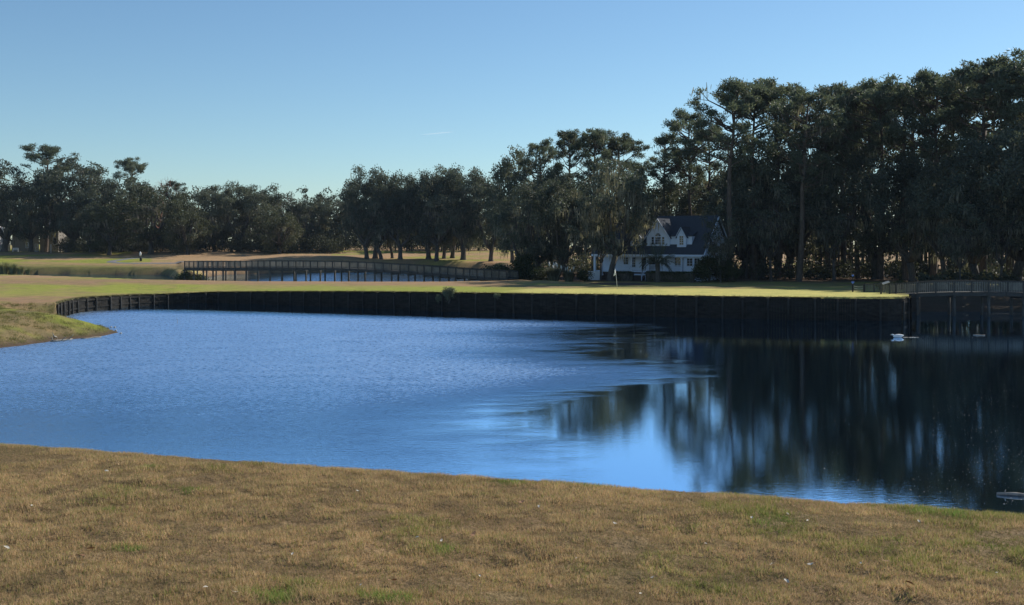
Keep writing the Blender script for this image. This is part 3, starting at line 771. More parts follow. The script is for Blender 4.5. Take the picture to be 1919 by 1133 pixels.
def plant(name, label, cat, group, proto, u, D, vtop=None, h=None, wscale=1.0, rz=None, lean=(0,0), sink=0.0, z=None):
    H, parts = proto
    b = P(u, D); zb = (height(b[0], b[1]).item() if z is None else z)-sink
    if h is None: h = zof(vtop, D)-zb
    s = h/H
    root = empty(name, (b[0], b[1], zb), 0, label, cat, group)
    root.rotation_euler = (lean[0], lean[1], R.uniform(0, 6.28) if rz is None else rz); root.scale = (s*wscale, s*wscale, s)
    for nm, me in parts:
        c_ = link(nm, me, root)
        if nm in ('moss', 'blades', 'plumes'): c_['kind'] = 'stuff'
    return root

# ---- trees, one list per stand: (kind, prototype, u, D, top row, width scale, label, extra)
G1 = 'trees along the far fairway'; G2 = 'live oaks across the back pond'; G3 = 'trees beside the white house'; G4 = 'tall pines and oaks beyond the green'
TREES = [
 # far fairway
 ('live_oak', OAKS[0], -70, 300, 309, 1.12, 'mossy live oak at the edge of the photo beside the tan house', G1),
 ('live_oak', OAKS[1], 8, 296, 296, 1.06, 'mossy live oak whose crown hangs over the tan house roof', G1),
 ('pine_tree', PINES[0], 86, 305, 268, 1.29, 'tall round crowned pine rising above the tan house', G1),
 ('live_oak', OAKS[2], 58, 296, 329, 0.95, 'dark live oak with bare trunk standing before the tan house wall', G1),
 ('live_oak', OAKS[3], 128, 300, 291, 1.12, 'live oak with moss touching the tall round crowned pine', G1),
 ('live_oak', OAKS[0], 172, 296, 323, 1.06, 'broad dark live oak beyond the start of the cart path', G1),
 ('pine_tree', PINES[3], 250, 312, 291, 1.06, 'lone pine with a small crown standing high above the oaks', G1),
 ('live_oak', OAKS[1], 228, 298, 324, 1.12, 'dark live oak directly under the lone small crowned pine', G1),
 ('mossy_oak', OLIVES[0], 205, 288, 376, 1.12, 'olive green mossy oak behind the cart path bend', G1),
 ('mossy_oak', OLIVES[0], 283, 289, 343, 1.23, 'tall olive grey oak draped with moss behind the ball washer', G1),
 ('bare_tree', BARE[1], 303, 312, 333, 1.34, 'bare reddish twigged tree poking above the oaks', G1),
 ('pine_tree', PINES[1], 333, 310, 337, 1.12, 'short dark pine beside the reddish bare tree', G1),
 ('mossy_oak', OLIVES[1], 352, 284, 372, 1.06, 'small rounded mossy oak standing forward on the fairway mound', G1),
 ('live_oak', OAKS[2], 402, 302, 348, 0.9, 'dark live oak between small rounded oak and bridge end', G1),
 ('live_oak', OAKS[3], 446, 300, 336, 1.01, 'dark live oak with lacy top above the left end of the bridge', G1),
 ('live_oak', OAKS[1], 497, 303, 340, 1.01, 'live oak beside the bare grey tree', G1),
 ('bare_tree', BARE[0], 541, 312, 356, 1.01, 'leafless grey tree with fine twigs against the sky', G1),
 ('mossy_oak', OLIVES[1], 525, 293, 383, 1.12, 'low olive oak below the leafless grey tree', G1),
 ('live_oak', OAKS[0], 582, 308, 367, 1.01, 'low dark oak in the dip of the skyline', G1),
 ('live_oak', OAKS[3], 625, 310, 365, 1.01, 'dark oak closing the dip beside the tall waterside oaks', G1),
 # waterside oaks
 ('live_oak', OAKS[1], 687, 268, 322, .80, 'waterside live oak with outermost trunk toward the open fairway', G2),
 ('live_oak', OAKS[2], 703, 271, 306, .85, 'tallest domed live oak of the group behind the bridge', G2),
 ('live_oak', OAKS[3], 714, 267, 330, .72, 'third trunk of the waterside oak row from the open fairway', G2),
 ('live_oak', OAKS[0], 735, 274, 345, .62, 'slimmer slanting oak in the waterside row', G2),
 ('live_oak', OAKS[1], 750, 267, 328, .85, 'thick trunked waterside oak next to the open gap of fairway', G2),
 ('live_oak', OAKS[3], 803, 268, 314, .85, 'oak with a flared trunk on the house side of the gap', G2),
 ('live_oak', OAKS[2], 818, 264, 318, .75, 'thickest dark trunked oak behind the descending bridge', G2),
 ('live_oak', OAKS[0], 832, 270, 322, .7, 'leaning twin limbed oak in the waterside row', G2),
 ('live_oak', OAKS[1], 848, 273, 312, .75, 'narrow straight oak trunk among the waterside oaks', G2),
 ('live_oak', OAKS[2], 868, 266, 303, .85, 'tall lumpy crowned live oak at the house end of the waterside row', G2),
 ('live_oak', OAKS[3], 920, 262, 332, .85, 'rounded oak behind the big bush where the bridge lands', G2),
 ('live_oak', OAKS[0], 960, 255, 345, .8, 'low oak filling the skyline between waterside oaks and pines', G2),
 # centre
 ('live_oak', OAKS[1], 985, 178, 268, .62, 'dark tree forming the stepped edge of the stand left of the house', G3),
 ('pine_tree', PINES[2], 1018, 185, 258, 1.0, 'shorter pine at the outer edge of the pine cluster above the mossy tree', G3),
 ('pine_tree', PINES[0], 1062, 180, 240, 1.0, 'pine with a flat dark top standing second in the cluster', G3),
 ('pine_tree', PINES[3], 1112, 178, 235, 1.0, 'pine with the highest round crown above the mossy tree', G3),
 ('pine_tree', PINES[4], 1158, 182, 236, 1.1, 'pine reaching a branch out toward the gap of sky', G3),
 ('live_oak', OAKS[2], 1010, 164, 330, .8, 'dense dark oak above the pampas grass', G3),
 ('live_oak', OAKS[3], 1062, 162, 318, .8, 'dense dark oak between pampas grass and mossy tree', G3),
 ('mossy_tree', MOSSY[0], 1143, 149, 285, .95, 'grey tree thick with hanging moss rooted in the mulch bed', G3),
 ('mossy_tree', MOSSY[1], 1192, 172, 305, .8, 'pale mossy tree behind the gable of the white house', G3),
 ('slim_oak', SLIM[0], 1126, 152, 350, .9, 'slim dark trunk between the two white porch columns', G3),
 # behind the house and right
 ('mossy_tree', MOSSY[1], 1262, 192, 330, .95, 'mossy tree directly behind the house ridge', G4),
 ('mossy_tree', MOSSY[0], 1318, 190, 335, .9, 'mossy tree behind the right end of the house ridge', G4),
 ('pine_tree', PINES[1], 1240, 178, 247, 1.05, 'small pine at the low end of the tall pines behind the house', G4),
 ('pine_tree', PINES[2], 1293, 175, 200, 1.0, 'middle height pine stepping up behind the house', G4),
 ('pine_tree', PINES[0], 1368, 150, 142, 1.15, 'big pine with a dark leaning trunk just past the house gable', G4),
 ('pine_tree', PINES[3], 1413, 156, 148, 1.05, 'straight pine next past the big pine by the gable', G4),
 ('pine_tree', PINES[4], 1458, 160, 130, 1.2, 'pine whose wide airy crown tops the stand over the green', G4),
 ('pine_tree', PINES[2], 1497, 149, 162, 1.15, 'pine with a pale leaning trunk behind the middle of the green', G4),
 ('pine_tree', PINES[1], 1552, 162, 150, 1.1, 'dense pine behind the notch in the skyline', G4),
 ('pine_tree', PINES[0], 1608, 158, 168, 1.05, 'lower pine in the notch of the skyline', G4),
 ('pine_tree', PINES[3], 1650, 155, 137, 1.2, 'pine with a flat leaning top past the notch', G4),
 ('pine_tree', PINES[4], 1697, 152, 126, 1.0, 'thin crowned pine showing sky through its top', G4),
 ('pine_tree', PINES[2], 1748, 150, 126, 1.15, 'full crowned pine above the end of the seawall', G4),
 ('pine_tree', PINES[0], 1795, 154, 140, 1.1, 'pine filling in above the start of the shaded bridge', G4),
 ('pine_tree', PINES[1], 1842, 146, 112, 1.2, 'tall pine above the middle of the shaded bridge', G4),
 ('pine_tree', PINES[3], 1893, 142, 90, 1.25, 'tallest pine reaching highest at the edge of the photo', G4),
 ('pine_tree', PINES[0], 1632, 170, 150, 1.25, 'background pine filling the stand after the notch', G4),
 ('pine_tree', PINES[4], 1722, 172, 138, 1.25, 'background pine between two taller crowns', G4),
 ('pine_tree', PINES[4], 1955, 140, 85, 1.2, 'pine standing just past the tallest one', G4),
 ('pine_tree', PINES[2], 2020, 136, 95, 1.2, 'outermost pine beyond the shaded bridge', G4),
 ('live_oak', OAKS[1], 1425, 161, 262, .8, 'dark oak throwing shade on the white house from behind the straight pine', G4),
 ('live_oak', OAKS[3], 1476, 167, 245, .85, 'dark oak behind the wide airy crowned pine', G4),
 ('slim_oak', SLIM[1], 1350, 144.6, 378, 1.0, 'slim dark oak hiding the end wall of the white house', G4),
 ('slim_oak', SLIM[0], 1400, 157, 318, 1.2, 'slim mossy oak among the pine trunks past the house', G4),
 ('live_oak', OAKS[0], 1392, 166, 300, .7, 'dark oak between the house gable and the straight pine', G4),
 ('pine_tree', PINES[2], 1330, 185, 230, 1.1, 'background pine between house ridge and the big pine', G4),
 ('pine_tree', PINES[1], 1580, 175, 165, 1.2, 'background pine behind the notch', G4),
 ('pine_tree', PINES[0], 1870, 165, 108, 1.2, 'background pine below the tallest crown', G4),
 ('slim_oak', SLIM[1], 1445, 151, 300, 1.1, 'slim mossy oak with a pale trunk behind the green', G4),
 ('slim_oak', SLIM[0], 1563, 150, 315, 1.2, 'slim oak with a bent trunk before the sunlit gap', G4),
 ('mossy_tree', MOSSY[0], 1480, 172, 290, .8, 'mossy tree deep among the pines', G4),
 ('mossy_tree', MOSSY[1], 1420, 176, 300, .85, 'mossy tree seen between the two straightest pine trunks', G4),
 ('live_oak', OAKS[2], 1640, 156, 260, .8, 'dark oak above the blue diamond signs', G4),
 ('live_oak', OAKS[1], 1710, 148, 275, .85, 'dark oak above the end of the green', G4),
 ('mossy_tree', MOSSY[0], 1770, 142, 290, .8, 'mossy tree behind the first bays of the shaded bridge', G4),
 ('live_oak', OAKS[3], 1830, 138, 250, .9, 'dark oak leaning over the shaded bridge', G4),
 ('live_oak', OAKS[0], 1905, 132, 220, .95, 'big dark oak at the edge of the photo over the bridge', G4),
 ('live_oak', OAKS[2], 1985, 128, 240, .9, 'oak shading the far end of the bridge', G4),
 ('live_oak', OAKS[1], 2020, 114, 300, .72, 'oak added out of view so its crown shades the bridge deck', G4),  # this oak and the next are added out of view to shade the bridge
 ('live_oak', OAKS[3], 2120, 113, 300, .8, 'unseen oak added by the channel to shade the bridge', G4),
 ('slim_oak', SLIM[1], 1800, 130, 345, 1.0, 'slim oak on the channel bank behind the bridge', G4),
 ('slim_oak', SLIM[0], 1875, 128, 330, 1.0, 'slim oak close behind the bridge railing', G4),
]
for nm, pr, u, D, vt, ws, lab, grp in TREES:
    ln = (R.uniform(-.02,.02), R.uniform(-.03,.03))
    if 'leaning trunk' in lab: ln = (0, .045)
    plant(nm, lab, 'tree', grp, pr, u, D, vt, wscale=ws, lean=ln, rz=None if 'leaning' not in lab else 0)

# ------------------------------------------------------------------ woods behind (read as one mass)
Q, T = [], []; tw = MB()
def woods(u0, u1, d0, d1, v0, v1, n, low=.1):
    for _ in range(n):
        u = R.uniform(u0, u1); D = R.uniform(d0, d1); b = P(u, D); zb = height(b[0], b[1]).item(); vt = R.uniform(v0, v1); h = max(5, zof(vt, D)-zb); w = R.uniform(3.0,5.0)
        tw.tube([(b[0],b[1],zb-.4),(b[0]+R.uniform(-.5,.5),b[1],zb+h*.5),(b[0]+R.uniform(-.8,.8),b[1],zb+h*.85)], [.28,.2,.08], 5, cap=False)
        for _c in range(20):
            v = rng.normal(0,1,3); v /= np.linalg.norm(v); c = np.array([b[0]+v[0]*w*.8, b[1]+v[1]*w*.8, zb+h*(low+(1-low)*(.5+.45*v[2]))]); r = R.uniform(1.0,1.9)
            n_ = 46; pts_, vv = clump(c, r, .8, n_, .4); Q.append(orient_quads(pts_, rng.uniform(.3,.55,n_), rng.uniform(.4,.8,n_), vv, .8)); T.append(np.clip(R.uniform(0,.8)*.7+rng.random(n_)*.4,0,1))
woods(-500, 640, 318, 360, 345, 390, 105)
woods(600, 1000, 300, 335, 378, 405, 34)
woods(560, 640, 318, 345, 378, 392, 8)
woods(960, 1340, 205, 240, 318, 370, 30)
woods(1340, 1540, 180, 225, 275, 345, 30)
woods(1540, 2300, 180, 225, 225, 330, 66)
woods(1740, 2400, 160, 200, 250, 340, 20)
fw = fast_mesh('far_woods', np.concatenate(Q), 4, M['woods'], tint=np.concatenate(T))
tag(link('far_woods', fw), 'dense mass of dark woods behind the nearer trees', 'woods', kind='stuff')
tag(tw.build('woodland_trunks', M['bark']), 'dim trunks in the woods behind the nearer trees', 'woods', kind='stuff')

# dark undergrowth below the tree line
Q, T = [], []
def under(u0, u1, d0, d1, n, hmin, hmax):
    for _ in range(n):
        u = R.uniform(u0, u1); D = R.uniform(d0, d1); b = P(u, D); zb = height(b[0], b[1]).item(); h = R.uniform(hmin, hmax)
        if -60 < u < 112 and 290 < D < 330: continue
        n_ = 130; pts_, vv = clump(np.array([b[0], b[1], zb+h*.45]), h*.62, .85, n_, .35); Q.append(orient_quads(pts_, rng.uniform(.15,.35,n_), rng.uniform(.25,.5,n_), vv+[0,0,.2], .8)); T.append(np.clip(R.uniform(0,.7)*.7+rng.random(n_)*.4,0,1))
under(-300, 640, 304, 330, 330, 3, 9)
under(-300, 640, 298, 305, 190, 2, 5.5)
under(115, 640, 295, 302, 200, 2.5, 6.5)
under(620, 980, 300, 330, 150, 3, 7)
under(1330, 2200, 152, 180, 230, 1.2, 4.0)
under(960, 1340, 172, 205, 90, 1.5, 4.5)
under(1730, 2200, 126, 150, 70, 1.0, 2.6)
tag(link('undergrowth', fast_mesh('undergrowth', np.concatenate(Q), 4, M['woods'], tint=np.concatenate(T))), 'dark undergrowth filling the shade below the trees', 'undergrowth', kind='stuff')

# ------------------------------------------------------------------ shrubs and plants
SH = [make_shrub(4.2, 3.2, 7000, 'shrub', .18, .28), make_shrub(2.2, 1.6, 3200, 'shrub', .12, .2), make_shrub(1.7, 1.1, 1800, 'greyshrub', .07, .2)]
PAM = make_blade_clump(2.0, 1.6, 1500, 'pampas', 7)
REED = make_blade_clump(2.6, 2.2, 420, 'reed')
plant('big_bush', 'big round dark bush where the long bridge lands', 'bush', None, SH[0], 935, 159, h=4.6, wscale=1.0)
plant('big_bush', 'tall ragged bush beside the pampas grass', 'bush', None, SH[0], 985, 161, h=5.0, wscale=.8)
plant('pampas_grass', 'grey clump of pampas grass with pale plumes', 'pampas grass', None, PAM, 1038, 149, h=2.2, wscale=1.3)
plant('pampas_grass', 'lower grey grass clump beside the plumed pampas', 'pampas grass', None, PAM, 1066, 148, h=1.7, wscale=1.3)
plant('shrub', 'speckled shrub in front of the white side wall', 'shrub', None, SH[1], 1096, 148, h=1.7, wscale=1.1)
plant('shrub', 'dark shrub under the mossy tree', 'shrub', None, SH[1], 1014, 152, h=1.9, wscale=1.2)
plant('big_bush', 'dark bush against the corner of the white house', 'bush', None, SH[0], 1328, 144.5, h=3.6, wscale=.85)
plant('big_bush', 'dark bush among pine trunks past the house corner', 'bush', None, SH[0], 1362, 147, h=3.2, wscale=1.0)
plant('seawall_shrub', 'grey green shrub sprouting from the top of the black seawall', 'shrub', None, SH[2], 841, interp(841, WU, WD)-.35, h=1.7, wscale=.75, z=1.05)
plant('seawall_shrub', 'small low sprig hanging on the seawall beside the grey green shrub', 'shrub', None, SH[2], 822, interp(822, WU, WD)-.35, h=1.0, wscale=.65, z=.85)
plant('seawall_shrub', 'small pale weed tuft on the seawall past the grey green shrub', 'shrub', None, SH[2], 932, interp(932, WU, WD)-.3, h=.7, wscale=1.0, z=1.4)
for i, (u, D, h) in enumerate([(-12,246,3.0),(8,244,3.2),(24,243,2.8),(38,242.5,2.2),(52,242,1.6)]):
    plant('reed_clump', ['tallest pale reeds on the pond edge at the photo border','thick pale reeds on the pond edge','reeds thinning along the dark pond bank','short reeds on the dark pond bank','last low reeds on the dark pond bank'][i], 'reeds', 'reeds on the back pond', REED, u, D, h=h, z=0)
plant('bare_shrub', 'round rust brown leafless shrub beside the left bridge end', 'shrub', None, BARE[2], 376, 196, h=2.6, wscale=1.5)
plant('bare_shrub', 'thin upright bare twigs at the first bridge post', 'shrub', None, BARE[2], 357, 184.5, h=2.2, wscale=.7)
plant('big_bush', 'dark bush on the bank under the left bridge end', 'bush', None, SH[1], 349, 182.5, h=2.2, wscale=1.2, z=.2)
plant('shrub', 'dark scrub under the first bays of the long bridge', 'shrub', None, SH[1], 374, 184, h=1.7, wscale=1.5, z=.1)
for i, (u, D, h) in enumerate([(1652,113,.9),(1690,116,1.1)]):
    plant('shrub', ['leafy sprig by the slanted board at the bridge entrance','low shrub behind the bridge entrance railing'][i], 'shrub', None, SH[1], u, D, h=h)

# hedge in front of the porch
def hedge(u0, u1, D0, D1, h, w, label, z=None):
    a, b = P(u0, D0), P(u1, D1); ln = np.linalg.norm(b-a); d = (b-a)/ln; nn = np.array([-d[1], d[0], 0])
    n = int(ln*900); s = rng.random(n); side = rng.choice([0,1,2], n, p=[.45,.15,.4])
    base = a[None]+d[None]*(s*ln).reshape(-1,1)
    hh = rng.random(n)*h; off = np.where(side == 0, -w/2, w/2)
    top = side == 2; off = np.where(top, (rng.random(n)-.5)*w, off); hh = np.where(top, h, hh)
    pts = base+nn[None]*off.reshape(-1,1); pts[:, 2] = hh; pts += rng.normal(0,.05,(n,3))+ (fbm(s*ln*1.1, hh*2, 5)*.16).reshape(-1,1)
    zb = height(a[0], a[1]).item() if z is None else z
    q = orient_quads(pts, rng.uniform(.07,.14,n), rng.uniform(.1,.2,n), rng.normal(0,1,(n,3)), 1)
    r = empty('hedge', (a[0], a[1], zb), 0, label, 'hedge'); q -= np.array([a[0], a[1], 0])
    link('foliage', fast_mesh('foliage', q, 4, M['shrub'], tint=rng.random(n)), r)
    core = MB(); core.beam((0,0,h*.46), b-a+np.array([0,0,h*.46]), w*.8, h*.9); core.build('stem_core', M['bark'], r)
hedge(1150, 1186, 150.5, 149.2, 1.15, .9, 'clipped dark hedge between mossy tree and porch steps')
hedge(1212, 1300, 147.5, 143.8, 1.25, .9, 'long clipped dark hedge before the porch railing')

# palm in front of the porch
b = P(1232, 144.2); zb = height(b[0], b[1]).item()
pr = empty('palm_tree', (b[0], b[1], zb), 0, 'dark palm with drooping fronds in front of the white porch', 'palm tree')
tm = MB(); tm.tube([(0,0,-.3),(0,0,0),(.05,0,1.0),(0,0,2.6)], [.36,.32,.29,.32], 10); tm.build('trunk', M['bark'], pr)
fm = []
for k in range(4):
    L_ = 2.9; Q = []; n = 34; droop = [.5,.9,1.25,.2][k]
    def rach(t): return np.array([L_*t*(1-.15*droop*t), 0, L_*(.55*t-droop*.75*t*t)])
    mb = MB(); mb.tube([rach(i/6) for i in range(7)], [.03-.003*i for i in range(7)], 4)
    vv, ff = mb.v, mb.f
    for i in range(n):
        t = .22+.78*i/n; p0 = rach(t)
        for sd in (-1, 1):
            l = .62*math.sin(math.pi*min(1,(t*.85+.1)))+.12; e = p0+np.array([l*.45, sd*l*.85, -l*.42+.1*rng.normal()]); w = np.array([.028,0,.0])
            mb.poly([p0-w, p0+w, e])
    me = mb.mesh('frond', M['palm']); a_ = me.attributes.new('tint','FLOAT','POINT'); a_.data.foreach_set('value', rng.random(len(me.vertices)).astype(np.float32)); fm.append(me)
for i in range(30):
    link('frond', fm[[3,0,0,1,1,2][i % 6]], pr, (0,0,2.55), (0, -[.75,.35,.2,.05,0,-.1][i % 6]+R.uniform(-.1,.1), i*2.399), (1,1,1))

# ------------------------------------------------------------------ white house
PHI = math.radians(30); HD = 148.0; hp = P(1315, HD); hg = 1.85
house = empty('white_house', (hp[0], hp[1], 0), -PHI, 'white two storey house with dark roof, dormers and a front porch', 'house')
SL = (11.08-5.8)/6.0; EV = 5.8; FLR = 3.1
def roofz(y): return EV+SL*y
WID = 16.5
b = MB()   # walls: ground floor, gable end
b.poly([(-WID,2.2,hg-.5),(0,2.2,hg-.5),(0,2.2,EV+1.7),(-WID,2.2,EV+1.7)])
b.poly([(0,2.2,hg-.5),(0,11.8,hg-.5),(0,11.8,EV-.05),(0,6,11.0),(0,2.2,roofz(2.2)-.06)])
b.poly([(-WID,11.8,hg-.5),(-WID,2.2,hg-.5),(-WID,2.2,roofz(2.2)-.06),(-WID,5.0,10.1),(-WID,11.8,EV-.9)])
b.poly([(0,11.8,hg-.5),(-WID,11.8,hg-.5),(-WID,11.8,EV),(0,11.8,EV)])
b.box(-2.7,-.02,.28,2.19,hg-.5,EV-.12)     # enclosed front room
b.build('wall', M['siding'], house)
def slab(mb, pts, th=.14):
    pts = [np.array(p, float) for p in pts]; n = np.cross(pts[1]-pts[0], pts[2]-pts[0]); n /= np.linalg.norm(n)
    if n[2] < 0: n = -n
    lo = [p-n*th for p in pts]; mb.poly(pts); mb.poly(lo[::-1])
    for i in range(len(pts)): mb.poly([pts[i], lo[i], lo[(i+1) % len(pts)], pts[(i+1) % len(pts)]])
rf = MB()
slab(rf, [(-9.0,-.3,roofz(-.3)),(.35,-.3,roofz(-.3)),(.35,6,roofz(6)),(-9.0,6,roofz(6))])
slab(rf, [(-9.0,6,roofz(6)),(.35,6,roofz(6)),(.35,12.2,roofz(-.2)),(-9.0,12.2,roofz(-.2))])
slab(rf, [(-WID-.3,-.3,roofz(-.3)),(-9.003,-.3,roofz(-.3)),(-9.003,5.0,roofz(5.0)),(-WID-.3,5.0,roofz(5.0))])
slab(rf, [(-WID-.3,5.0,roofz(5)),(-9.003,5.0,roofz(5)),(-9.003,11,roofz(-.6)),(-WID-.3,11,roofz(-.6))])
rf.poly([(-9.002,5,roofz(5)),(-9.002,6,roofz(6)),(-9.002,7.2,roofz(4.8))])
roof_o = rf.build('roof', M['roof'], house)
ch = MB(); ch.box(-12.2,-11.4,5.4,6.1,8.5,11.2); ch.build('chimney', M['brick'], roof_o)
tr_ = MB()   # rake and fascia trim
tr_.beam((.38,-.32,roofz(-.32)-.14), (.38,6,roofz(6)-.14), .05, .30, (1,0,0)); tr_.beam((.38,6,roofz(6)-.14), (.38,12.2,roofz(-.2)-.14), .05, .30, (1,0,0))
tr_.box(-WID-.3,.4,-.36,-.30,roofz(-.3)-.36,roofz(-.3)-.06); tr_.build('trim', M['siding'], house)
bm_ = MB(); bm_.box(-WID,-2.72,.02,.22,5.05,5.46); bm_.build('porch_beam', M['siding'], house)
fl = MB(); fl.box(-WID,-2.72,-.1,2.18,FLR-.16,FLR); fl.build('porch_floor', M['siding'], house)
bs = MB(); bs.box(-WID+.05,-2.75,.02,2.17,hg-.5,FLR-.165); bs.build('porch_base', M['brick'], house)
def post(x, y=.12, z0=FLR, z1=5.05, w=.17):
    m_ = MB(); m_.box(x-w/2,x+w/2,y-w/2,y+w/2,z0,z1); m_.box(x-w*.75,x+w*.75,y-w*.75,y+w*.75,z0,z0+.22); m_.box(x-w*.72,x+w*.72,y-w*.72,y+w*.72,z1-.14,z1); m_.build('porch_post', M['siding'], house)
for x in (-3.0,-5.6,-8.2,-10.6,-13.2): post(x)
for x in (-15.2,-16.3): post(x, -.15, 2.4, 5.46, .30)
def railing(x0, x1, y=.12):
    m_ = MB(); m_.box(x0,x1,y-.04,y+.04,FLR+.86,FLR+.93); m_.box(x0,x1,y-.03,y+.03,FLR+.12,FLR+.18); n = int((x1-x0)/.14)
    for i in range(n): x = x0+(i+.5)*(x1-x0)/n; m_.box(x-.02,x+.02,y-.02,y+.02,FLR+.18,FLR+.86)
    m_.build('railing', M['siding'], house)
railing(-5.5,-3.1); railing(-8.1,-5.7); railing(-13.1,-11.9)
# steps with handrail
for i in range(5):
    m_ = MB(); z = FLR-.2-(i+1)*.2; m_.box(-10.5,-8.3,-.12-(i+1)*.30,-.12-i*.30,hg-.4,z); m_.build('step', M['siding'] if i < 1 else M['brick'], house)
for x in (-10.5,-8.3):
    m_ = MB(); m_.beam((x,-.15,FLR+.9),(x,-1.6,FLR-.10),.07,.07); m_.beam((x,-1.62,hg-.2),(x,-1.62,FLR+.02),.11,.11); m_.beam((x,-.2,FLR+.15),(x,-1.6,FLR-.85),.05,.05)
    for i in range(7): t = (i+.5)/7; m_.beam((x,-.15-1.45*t,FLR+.15-t*1.0),(x,-.15-1.45*t,FLR+.88-t*1.0),.03,.03)
    m_.build('stair_rail', M['siding'], house)

def window(x0, x1, z0, z1, y, cols, rows_, parent=house, arch=False, name='window'):
    fr = MB(); w = .07
    fr.box(x0-w,x0,y-.06,y+.02,z0-w,z1+w); fr.box(x1,x1+w,y-.06,y+.02,z0-w,z1+w); fr.box(x0,x1,y-.06,y+.02,z1,z1+w); fr.box(x0,x1,y-.08,y+.02,z0-w,z0)
    for i in range(1, cols): x = x0+(x1-x0)*i/cols; fr.box(x-.018,x+.018,y-.035,y-.005,z0,z1)
    for i in range(1, rows_): z = z0+(z1-z0)*i/rows_; fr.box(x0,x1,y-.032,y-.006,z-.018,z+.018)
    o = fr.build(name, M['siding'], parent)
    g = MB(); g.poly([(x0,y-.004,z0),(x1,y-.004,z0),(x1,y-.004,z1),(x0,y-.004,z1)]); g.build('pane', M['glass'], o)
    return o
# ground floor openings
window(-12.75,-12.05,4.0,5.0,2.2,2,3); window(-11.4,-10.9,3.6,5.0,2.2,2,4)
window(-6.9,-6.0,3.8,5.0,2.2,2,3); window(-4.8,-3.9,3.8,5.0,2.2,2,3)
window(-2.25,-1.45,3.9,4.95,.28,2,3); window(-1.15,-.4,3.9,4.95,.28,2,3)
d_ = MB(); d_.box(-9.9,-8.95,2.14,2.19,FLR,5.1); do = d_.build('door', M['darkpaint'], house)
h_ = MB(); h_.tube([(-9.05,2.12,4.0),(-9.05,2.06,4.0)], [.035,.035], 8); h_.build('handle', M['siding'], do)
d2 = MB(); d2.box(-8.75,-7.85,2.14,2.19,FLR,5.1); do = d2.build('door', M['darkpaint'], house)
h_ = MB(); h_.tube([(-8.65,2.12,4.0),(-8.65,2.06,4.0)], [.035,.035], 8); h_.build('handle', M['siding'], do)

def gable(xc, w, y, zb, ze, za, name, over=.22):
    """gabled dormer: front wall at y, ridge runs back into the main roof"""
    yb = lambda z: (z-EV)/SL
    x0, x1 = xc-w/2, xc+w/2
    m_ = MB(); m_.poly([(x0,y,zb),(x1,y,zb),(x1,y,ze),(xc,y,za),(x0,y,ze)])
    for x in (x0, x1): m_.poly([(x,y,zb),(x,max(y,yb(ze)),ze),(x,y,ze)] if x == x0 else [(x,y,zb),(x,y,ze),(x,max(y,yb(ze)),ze)])
    o = m_.build(name, M['siding'], house)
    s_ = (za-ze)/(w/2); r_ = MB()
    for sg in (-1, 1):
        xe = xc+sg*(w/2+over); zee = ze-s_*over
        slab(r_, [(xe,y-over,zee+.06),(xc,y-over,za+.06),(xc,yb(za)+.3,za+.06),(xe,max(y,yb(zee))+.2,zee+.06)], .08)
    ro = r_.build('dormer_roof', M['roof'], o)
    t_ = MB()
    for sg in (-1, 1):
        xe = xc+sg*(w/2+over); zee = ze-s_*over
        t_.beam((xe,y-over-.03,zee-.04),(xc,y-over-.03,za-.04),.05,.20,(0,1,0))
    t_.build('bargeboard', M['siding'], o)
    return o
g1 = gable(-6.88, 3.5, 1.0, 6.62, 8.05, 10.6, 'front_gable', .25)
g2 = gable(-3.28, 1.35, .82, 6.45, 8.15, 9.35, 'dormer', .22)
g3 = gable(-10.3, 1.7, 1.0, 6.6, 8.0, 9.1, 'dormer', .2)
sd_ = MB(); sd_.poly([(-5.12,1.25,6.6),(-1.9,1.25,6.6),(-1.9,1.25,8.05),(-5.12,1.25,8.05)]); sd_.poly([(-1.9,1.25,6.6),(-1.9,2.6,8.05),(-1.9,1.25,8.05)]); so = sd_.build('shed_dormer', M['siding'], house)
sr = MB(); slab(sr, [(-5.2,1.0,8.12),(-1.75,1.0,8.12),(-1.75,3.3,8.75),(-5.2,3.3,8.75)], .08); sr.build('dormer_roof', M['roof'], so)
def win_child(par, x0, x1, z0, z1, y, c, r): return window(x0, x1, z0, z1, y, c, r, par)
win_child(g2, -3.56, -3.0, 6.85, 8.1, .82, 2, 4); win_child(g3, -10.6, -10.0, 6.9, 8.0, 1.0, 2, 4)
win_child(g1, -7.85, -7.5, 6.9, 7.95, 1.0, 1, 3); win_child(g1, -7.3, -6.46, 6.9, 7.95, 1.0, 3, 3); win_child(g1, -6.26, -5.91, 6.9, 7.95, 1.0, 1, 3)
ar = MB(); n = 14; xc, zc, ro_, ri = -6.88, 8.08, .50, .42
for i in range(n):
    a0, a1 = math.pi*i/n, math.pi*(i+1)/n
    p_ = lambda a, r: (xc+math.cos(a)*r, .945, zc+math.sin(a)*r)
    ar.poly([p_(a1,ri), p_(a1,ro_), p_(a0,ro_), p_(a0,ri)])
for a in (math.pi/4, math.pi/2, 3*math.pi/4): ar.beam((xc,.96,zc),(xc+math.cos(a)*ri,.96,zc+math.sin(a)*ri),.03,.03)
ao = ar.build('arched_window', M['siding'], g1)
gp = MB(); gp.poly([(xc+math.cos(math.pi*i/n)*ri,.985,zc+math.sin(math.pi*i/n)*ri) for i in range(n+1)]); gp.build('pane', M['glass'], ao)
# small vent in the big gable
vt = MB(); vt.box(-7.05,-6.71,.95,.995,9.35,9.75); vt.build('gable_vent', M['siding'], g1)

